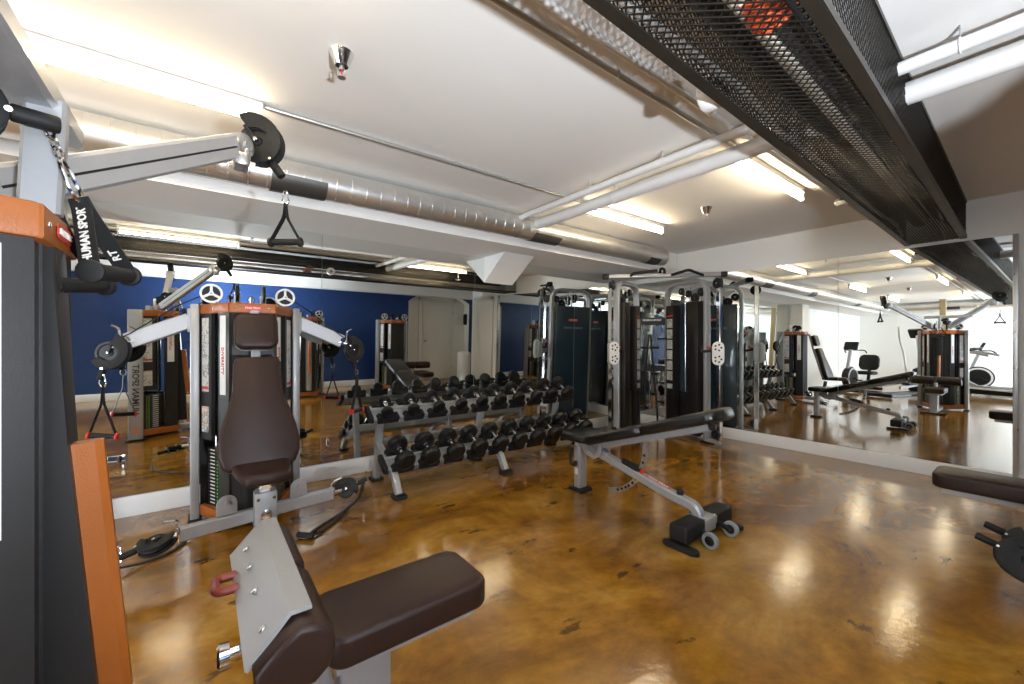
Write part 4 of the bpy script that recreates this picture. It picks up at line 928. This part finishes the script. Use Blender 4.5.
# ------------------------------------------------------------------ dual cable tower across the corner
dp = empty('cable_crossover', (4.39, 2.835, 0), 0, 'tall silver and black dual cable tower standing across the mirrored corner', 'gym machine')
OX = V((4.39, 2.835, 0))
def dap(P, Rr, sgn):
    P = V((P[0], P[1], 0)) - OX; R_ = V((Rr[0], Rr[1], 0)) - OX
    d = (R_ - P).normalized(); L = (R_ - P).length; n = V((0, 0, 1)).cross(d) * sgn      # n: toward the wall
    up = V((0, 0, 1))
    def at(a, b, z): return P + d * a + n * b + up * z
    q = MB(); q.sweep(fillet([at(0, 0, .03), at(0, 0, 1.94), at(L, 0, 1.94), at(L, 0, .03)], .16, 8), rrect(.045, .075, .008, 2), n); fr = q.build('frame_hoop', M['silver'], dp)
    for a in (0, L):
        q = MB(); q.box(at(a, 0, .012), (.11, .13, .024), MX.Rotation(math.atan2(d.y, d.x), 3, 'Z'), bev=.008); q.build('foot_pad', M['rubber'], fr)
    q = MB(); q.box(at(L / 2, 0, .07), (L, .06, .05), MX.Rotation(math.atan2(d.y, d.x), 3, 'Z'), bev=.006); q.box(at(-.08, 0, .045), (.22, .05, .04), MX.Rotation(math.atan2(d.y, d.x), 3, 'Z'), bev=.006); q.build('base_rail', M['silver'], dp)
    rz = MX.Rotation(math.atan2(d.y, d.x), 3, 'Z')
    q = MB(); q.box(at(L / 2, .065, .90), (L - .07, .035, 1.60), rz, bev=.012); bp_ = q.build('back_panel', M['blueblack'], dp)
    xd = (-d) if sgn > 0 else d
    xd = n.cross(up) * -1
    xd = up.cross(n)
    q = MB(); q.slab(rrect(.16, .038, .014), .002, frame(at(L / 2, .0825, 1.50), xd, up)); q.build('badge', M['red'], bp_)
    lettering('STAR TRAC', .022, at(L / 2, .0852, 1.50), xd, up, M['textwht'], bp_)
    lettering('HUMAN SPORT', .042, at(L / 2, .0832, 1.385), xd, up, M['textblue'], bp_, spacing=1.1)
    # weight shrouds on the room side
    q = MB(); q.box(at(.135, -.02, .88), (.16, .13, 1.62), rz, bev=.012); q.build('weight_shroud', M['brownblack'], dp)
    q = MB(); q.box(at(L - .115, -.02, .88), (.13, .11, 1.58), rz, bev=.008); ps = q.build('instruction_panel', M['brownblack'], dp)
    for k in range(7):
        z = 1.44 - .135 * k
        q = MB(); q.box(at(L - .115, -.0765, z), (.095, .002, .115 if k < 6 else .06), rz); q.build('instruction_sticker', M['placard'], ps)
    q = MB(); q.box(at(L - .115, -.0765, 1.535), (.095, .002, .022), rz); q.build('red_label', M['textred'], ps)
    q = MB()
    for a in (.26, .33): q.cyl(at(a, -.0, .1), at(a, 0, 1.88), .011, 12)
    gr = q.build('guide_rods', M['chrome'], dp)
    for k in range(20):
        o = bpy.data.objects.new('weight_plate', PLATE_MESH[0]); C.objects.link(o); o.parent = gr; o.location = at(.295, 0, .12 + .0235 * k); o.rotation_euler = (0, 0, math.atan2(d.y, d.x)); o.scale = (.8, 1, 1)
    for a, z, r in ((L * .42, 1.80, .045), (L * .26, 1.74, .058), (L * .60, 1.84, .045), (L * .12, 1.80, .05)):
        disc(dp, at(a, -.01, z), n, r, .028, M['dark'])
    # chromed height rail with carriage
    q = MB(); q.rtube([at(-.175, 0, .07), at(-.175, 0, 1.93)], .05, .05, up=n, bev=.004); rl = q.build('height_rail', M['chrome'], dp)
    for k in range(22):
        q = MB(); p = at(-.175, -.0252, .22 + .073 * k); q.cyl(p, p - n * .0015, .009, 10); q.build('rail_hole', M['dark'], rl)
    zc = 1.07
    q = MB(); q.rtube([at(-.175, 0, zc - .11), at(-.175, 0, zc + .11)], .064, .064, up=n, bev=.006); ca = q.build('carriage', M['silver'], dp)
    cd = (-d * .8 - n * .6).normalized()
    fn = (-n * .8 - d * .6).normalized()
    F = frame(at(-.205, -.055, zc), fn.cross(up) * -1, up)
    q = MB(); q.slab(rrect(.125, .27, .06, 6), .012, F, bev=.004); hp = q.build('holed_plate', M['white'], ca)
    for sz in (-1, 1):
        for k in range(5):
            a = k * 2 * PI / 5; q = MB(); q.M = F; q.cyl((.033 * math.cos(a), sz * .066 + .033 * math.sin(a), .012), (.033 * math.cos(a), sz * .066 + .033 * math.sin(a), .0135), .011, 12); q.build('plate_hole', M['dark'], hp)
    q = MB(); q.tube(fillet([at(-.13, -.03, zc + .04), at(-.06, -.09, zc + .02), at(-.02, -.11, zc + .02), at(-.01, -.11, zc + .09)], .03), .016, 12); q.build('carriage_hook', M['rubber'], dp)
    q = MB(); q.cyl(at(-.11, -.05, zc + .06), at(-.075, -.08, zc + .07), .013, 12, bev=.002); q.build('lock_pin', M['red'], dp)
    disc(dp, at(-.16, -.01, 1.875), n, .062, .04, M['dark'])
    disc(dp, at(-.15, -.03, .14), n, .055, .035, M['dark'])
    q = MB(); q.cyl(at(-.19, .02, .1), at(-.19, .02, 1.9), .003, 6); q.build('cable', M['dark'], dp)
    return at
aL = dap((4.02, 3.20), (4.635, 3.365), 1)
aR = dap((4.76, 2.466), (4.92, 3.08), -1)
t0 = aL(-.03, 0, 1.995); t1 = aR(-.03, 0, 1.995); td = (t1 - t0).normalized(); tn = V((0, 0, 1)).cross(td); tn = tn if tn.dot(V((-.7, -.7, 0))) > 0 else -tn
q = MB(); q.rtube([t0 - td * .12, t1 + td * .16], .06, .05, bev=.008); tb = q.build('top_bar', M['silver'], dp)
for e, s in ((t0 - td * .12, -1), (t1 + td * .16, 1)):
    q = MB(); q.box(e, (.075, .075, .06), MX.Rotation(math.atan2(td.y, td.x), 3, 'Z'), bev=.008); q.build('end_cap', M['rubber'], tb)
TLn = (t1 - t0).length
def tp(a, b, z): return t0 + td * (a * TLn) + tn * b + V((0, 0, z))
for nm, pts in (('pullup_grip', [tp(.16, .03, .0), tp(.18, .06, .02), tp(.42, .17, .035)]), ('pullup_grip', [tp(.475, .03, .03), tp(.475, .07, .075), tp(.51, .09, .06), tp(.51, .09, .01)]), ('pullup_grip', [tp(.60, .03, .0), tp(.74, .17, .035), tp(.93, .03, -.01)])):
    q = MB(); q.tube(fillet(pts, .04), .016, 12); q.build(nm, M['rubber'], dp)
e0, e1 = aL((V((4.635, 3.365, 0)) - V((4.02, 3.2, 0))).length, 0, 0), aR((V((4.92, 3.08, 0)) - V((4.76, 2.466, 0))).length, 0, 0)
for z, h in ((1.475, .10), (.85, .08)):
    q = MB(); q.rtube([e0 + V((0, 0, z)), e1 + V((0, 0, z))], .03, h, bev=.005); cb = q.build('rear_crossbar', M['dark'], dp)
    if z > 1: lettering('HUMAN SPORT', .036, (e0 + e1) / 2 + V((0, 0, z + .015)) + V((-.7, -.7, 0)).normalized() * .0165, (e1 - e0), (0, 0, 1), M['textwht'], cb, spacing=.95)
cx = (e0 + e1) / 2 + OX
e01 = (e1 - e0).normalized()
for k, (o_, lab) in enumerate(((-.11, 'left of three black straps hanging from the cable tower\'s rear crossbar'), (.02, 'middle of three black straps hanging from the cable tower\'s rear crossbar'), (.12, 'right of three black straps hanging from the cable tower\'s rear crossbar'))):
    p = cx + e01 * o_ + V((-.03, -.03, 1.425)); strap_handle(p, .30 if k != 2 else .18, (.6, -.8, 0), lab, 'dark', .11, .014, .05)
q = MB(); q.tube(fillet([cx + e01 * -.03 + V((-.05, -.05, 1.30)), cx + e01 * -.02 + V((-.06, -.06, 1.1)), cx + e01 * .04 + V((-.09, -.09, .35)), cx + e01 * .05 + V((-.09, -.09, .10))], .2), .013, 10); q.tube(fillet([cx + e01 * -.05 + V((-.05, -.05, 1.30)), cx + e01 * -.09 + V((-.06, -.06, .9)), cx + e01 * -.12 + V((-.08, -.08, .3))], .2), .010, 10)
tag(q.build('triceps_rope', M['rubber']), 'long black rope hanging down in the middle of the cable tower', 'rope')

# ------------------------------------------------------------------ the photographer's camera on its tripod, seen in the left mirror
fw = V((math.cos(yaw), math.sin(yaw), 0)); rt = V((math.sin(yaw), -math.cos(yaw), 0))
tc = fw * -.10
tp_ = empty('tripod', (tc.x, tc.y, 0), yaw, 'pale aluminium tripod in the middle of the room, seen in the left mirror', 'tripod')
q = MB(); q.cyl((0, 0, .70), (0, 0, 1.06), .014, 14); q.build('centre_column', M['tripod'], tp_)
q = MB(); q.cyl((0, 0, .86), (0, 0, .93), .045, 18, bev=.008); q.build('spider', M['dark'], tp_)
q = MB(); q.cyl((0, 0, 1.04), (0, 0, 1.09), .028, 16, bev=.005); q.box((0, 0, 1.105), (.07, .09, .03), bev=.006); q.tube([(-.02, .02, 1.09), (-.16, .08, 1.0)], .009, 8); q.build('pan_head', M['dark'], tp_)
for k in range(3):
    a = math.radians(70 + 120 * k); e = V((math.cos(a), math.sin(a), 0))
    q = MB(); q.tube([e * .04 + V((0, 0, .90)), e * .30 + V((0, 0, .36))], .0155, 12); q.tube([e * .30 + V((0, 0, .36)), e * .46 + V((0, 0, .03))], .012, 12); l = q.build('leg', M['tripod'], tp_)
    q = MB(); q.cyl(e * .285 + V((0, 0, .39)), e * .315 + V((0, 0, .33)), .021, 12, bev=.004); q.build('leg_lock', M['dark'], l)
    q = MB(); q.cyl(e * .455 + V((0, 0, .04)), e * .478 + V((0, 0, .0)), .016, 12); q.build('rubber_foot', M['rubber'], l)
pc = empty('photo_camera', (tc.x, tc.y, 1.12), yaw, 'black camera on top of the tripod, seen in the left mirror', 'camera')
q = MB(); q.box((0, 0, .055), (.055, .14, .095), bev=.012, seg=3); q.box((0, .0, .115), (.05, .06, .04), bev=.01); q.box((.0, -.058, .06), (.07, .03, .10), bev=.012); q.build('camera_body', M['rubber'], pc)
q = MB(); q.lathe([(0, 0), (.036, 0), (.038, .035), (.033, .055), (.026, .055), (.022, .045), (0, .040)], (.02, 0, .055), (1, 0, 0), 26); q.build('lens', M['dark'], pc)

# ------------------------------------------------------------------ cardio machines at the far end, seen in the right mirror
def treadmill(x, y, rz, label):
    r = empty('treadmill', (x, y, 0), rz, label, 'treadmill')
    q = MB(); q.slab([(-.95, .06), (.80, .06), (.95, .14), (.95, .30), (.55, .30), (.40, .20), (-.95, .15)], .66, MX(((1, 0, 0, 0), (0, 0, -1, .33), (0, 1, 0, 0), (0, 0, 0, 1))), bev=.02); dk = q.build('deck', M['dark'], r)
    for fx in (-.85, .75):
        for fy in (-.28, .28): q = MB(); q.cyl((fx, fy, 0), (fx, fy, .075), .03, 12); q.build('levelling_foot', M['rubber'], dk)
    for s in (-1, 1):
        q = MB(); q.slab([(-.9, .13), (.40, .18), (.56, .28), (.95, .28), (.95, .31), (.53, .32), (.38, .22), (-.9, .16)], .02, MX(((1, 0, 0, 0), (0, 0, -1, s * .335 + .01), (0, 1, 0, 0), (0, 0, 0, 1)))); q.build('side_trim', M['white'], r)
        q = MB(); q.slab(rrect(.26, .05, .02), .004, frame((.74, s * .334, .24), (1, 0, 0), (0, 0, 1))) if s < 0 else q.slab(rrect(.26, .05, .02), .004, frame((.74, .334, .24), (-1, 0, 0), (0, 0, 1))); q.build('badge', M['textred'], r)
        q = MB(); q.rtube(fillet([(.75, s * .36, .2), (.62, s * .36, 1.05), (.30, s * .36, 1.02), (.05, s * .36, .95)], .12), .05, .07, up=(0, 1, 0)); q.build('upright', M['silver'], r)
    q = MB(); q.box((.62, 0, 1.15), (.10, .72, .26), MX.Rotation(math.radians(-35), 3, 'Y'), bev=.03); q.build('console', M['dark'], r)
    q = MB(); q.tube(fillet([(.55, -.30, 1.05), (.30, -.28, 1.12), (.30, .28, 1.12), (.55, .30, 1.05)], .06), .018, 10); q.build('front_handle', M['rubber'], r)
    return r
treadmill(-4.1, .75, math.radians(100), 'black treadmill with white edging at the far end, seen in the right mirror')
def elliptical(x, y, rz, label):
    r = empty('elliptical_trainer', (x, y, 0), rz, label, 'elliptical trainer')
    q = MB(); q.rtube([(-.95, 0, .06), (.75, 0, .06)], .09, .08); q.box((-.95, 0, .05), (.08, .55, .08), bev=.02); q.box((.7, 0, .05), (.08, .55, .08), bev=.02); q.build('base_frame', M['dark'], r)
    q = MB(); q.slab([(.25, .1), (.80, .1), (.86, .45), (.66, .68), (.42, .62), (.25, .35)], .24, MX(((1, 0, 0, 0), (0, 0, -1, .12), (0, 1, 0, 0), (0, 0, 0, 1))), bev=.04); q.build('drive_housing', M['dark'], r)
    q = MB(); q.rtube([(.58, 0, .5), (.40, 0, 1.42)], .09, .07, up=(0, 1, 0), bev=.02); q.build('mast', M['white'], r)
    q = MB(); q.box((.38, 0, 1.46), (.08, .32, .24), MX.Rotation(math.radians(-30), 3, 'Y'), bev=.03); q.build('console', M['dark'], r)
    for s in (-1, 1):
        q = MB(); q.tube(fillet([(.45, s * .24, .35), (.38, s * .26, 1.0), (.22, s * .27, 1.35), (.15, s * .24, 1.62)], .15), .020, 10); q.build('swing_handle', M['white'], r)
        q = MB(); q.rtube([(.45, s * .22, .32), (-.55, s * .18, .22)], .05, .06); q.build('pedal_arm', M['silver'], r)
        q = MB(); q.box((-.2, s * .19, .30), (.38, .16, .05), bev=.02); q.build('pedal', M['rubber'], r)
        q = MB(); q.lathe([(0, -.02), (.20, -.02), (.21, 0), (.20, .02), (0, .02)], (.52, s * .15, .36), (0, 1, 0), 30); q.build('crank_cover', M['grey'], r)
    return r
elliptical(-2.7, 2.05, math.radians(200), 'white and black elliptical trainer at the far end, seen in the right mirror')
def bike(x, y, rz, label):
    r = empty('recumbent_bike', (x, y, 0), rz, label, 'exercise bike')
    q = MB(); q.rtube(fillet([(-.7, 0, .08), (.2, 0, .10), (.55, 0, .25)], .2), .12, .09); q.box((-.7, 0, .05), (.07, .5, .08), bev=.02); q.box((.5, 0, .05), (.07, .5, .08), bev=.02); q.build('base_frame', M['dark'], r)
    q = MB(); q.lathe([(0, -.07), (.25, -.07), (.28, -.03), (.28, .03), (.25, .07), (0, .07)], (.35, 0, .36), (0, 1, 0), 30); q.build('drive_housing', M['dark'], r)
    q = MB(); q.lathe([(.21, -.076), (.25, -.076), (.25, .076), (.21, .076), (.21, -.076)], (.35, 0, .36), (0, 1, 0), 30); q.build('housing_ring', M['white'], r)
    q = MB(); q.slab(rrect(.42, .40, .1), .08, MX.Translation((-.45, 0, .42)), bev=.03); q.build('seat', M['rubber'], r)
    q = MB(); q.slab(rrect(.40, .42, .1), .06, MX.Translation((-.66, 0, .72)) @ MX.Rotation(math.radians(80), 4, 'Y'), bev=.025); q.rtube([(-.55, 0, .12), (-.66, 0, .6)], .06, .06, up=(0, 1, 0)); q.build('backrest', M['rubber'], r)
    q = MB(); q.rtube([(.50, 0, .5), (.30, 0, 1.12)], .06, .06, up=(0, 1, 0)); q.build('mast', M['silver'], r)
    q = MB(); q.box((.29, 0, 1.16), (.06, .30, .22), MX.Rotation(math.radians(-25), 3, 'Y'), bev=.025); q.tube(fillet([(.31, -.05, 1.05), (.12, -.22, 1.05), (.05, -.22, .98)], .06), .014, 8); q.tube(fillet([(.31, .05, 1.05), (.12, .22, 1.05), (.05, .22, .98)], .06), .014, 8); q.build('console', M['dark'], r)
    for s in (-1, 1):
        q = MB(); q.tube([(.35, s * .09, .36), (.35 + s * .12, s * .11, .30)], .014, 8); q.box((.35 + s * .12, s * .15, .30), (.10, .09, .03), bev=.01); q.build('pedal_crank', M['rubber'], r)
    return r
bike(-2.9, 3.0, math.radians(10), 'black recumbent bike left of the elliptical trainer, seen in the right mirror')
bike(-5.65, .80, math.radians(85), 'black exercise bike with ringed housing behind the treadmill, seen in the right mirror')
q = MB(); q.box((-5.3, 1.75, ZC / 2), (.12, .12, ZC), bev=.006); struct('trim_10', q, mat('tan_painted_steel', (.36, .27, .15), .5))
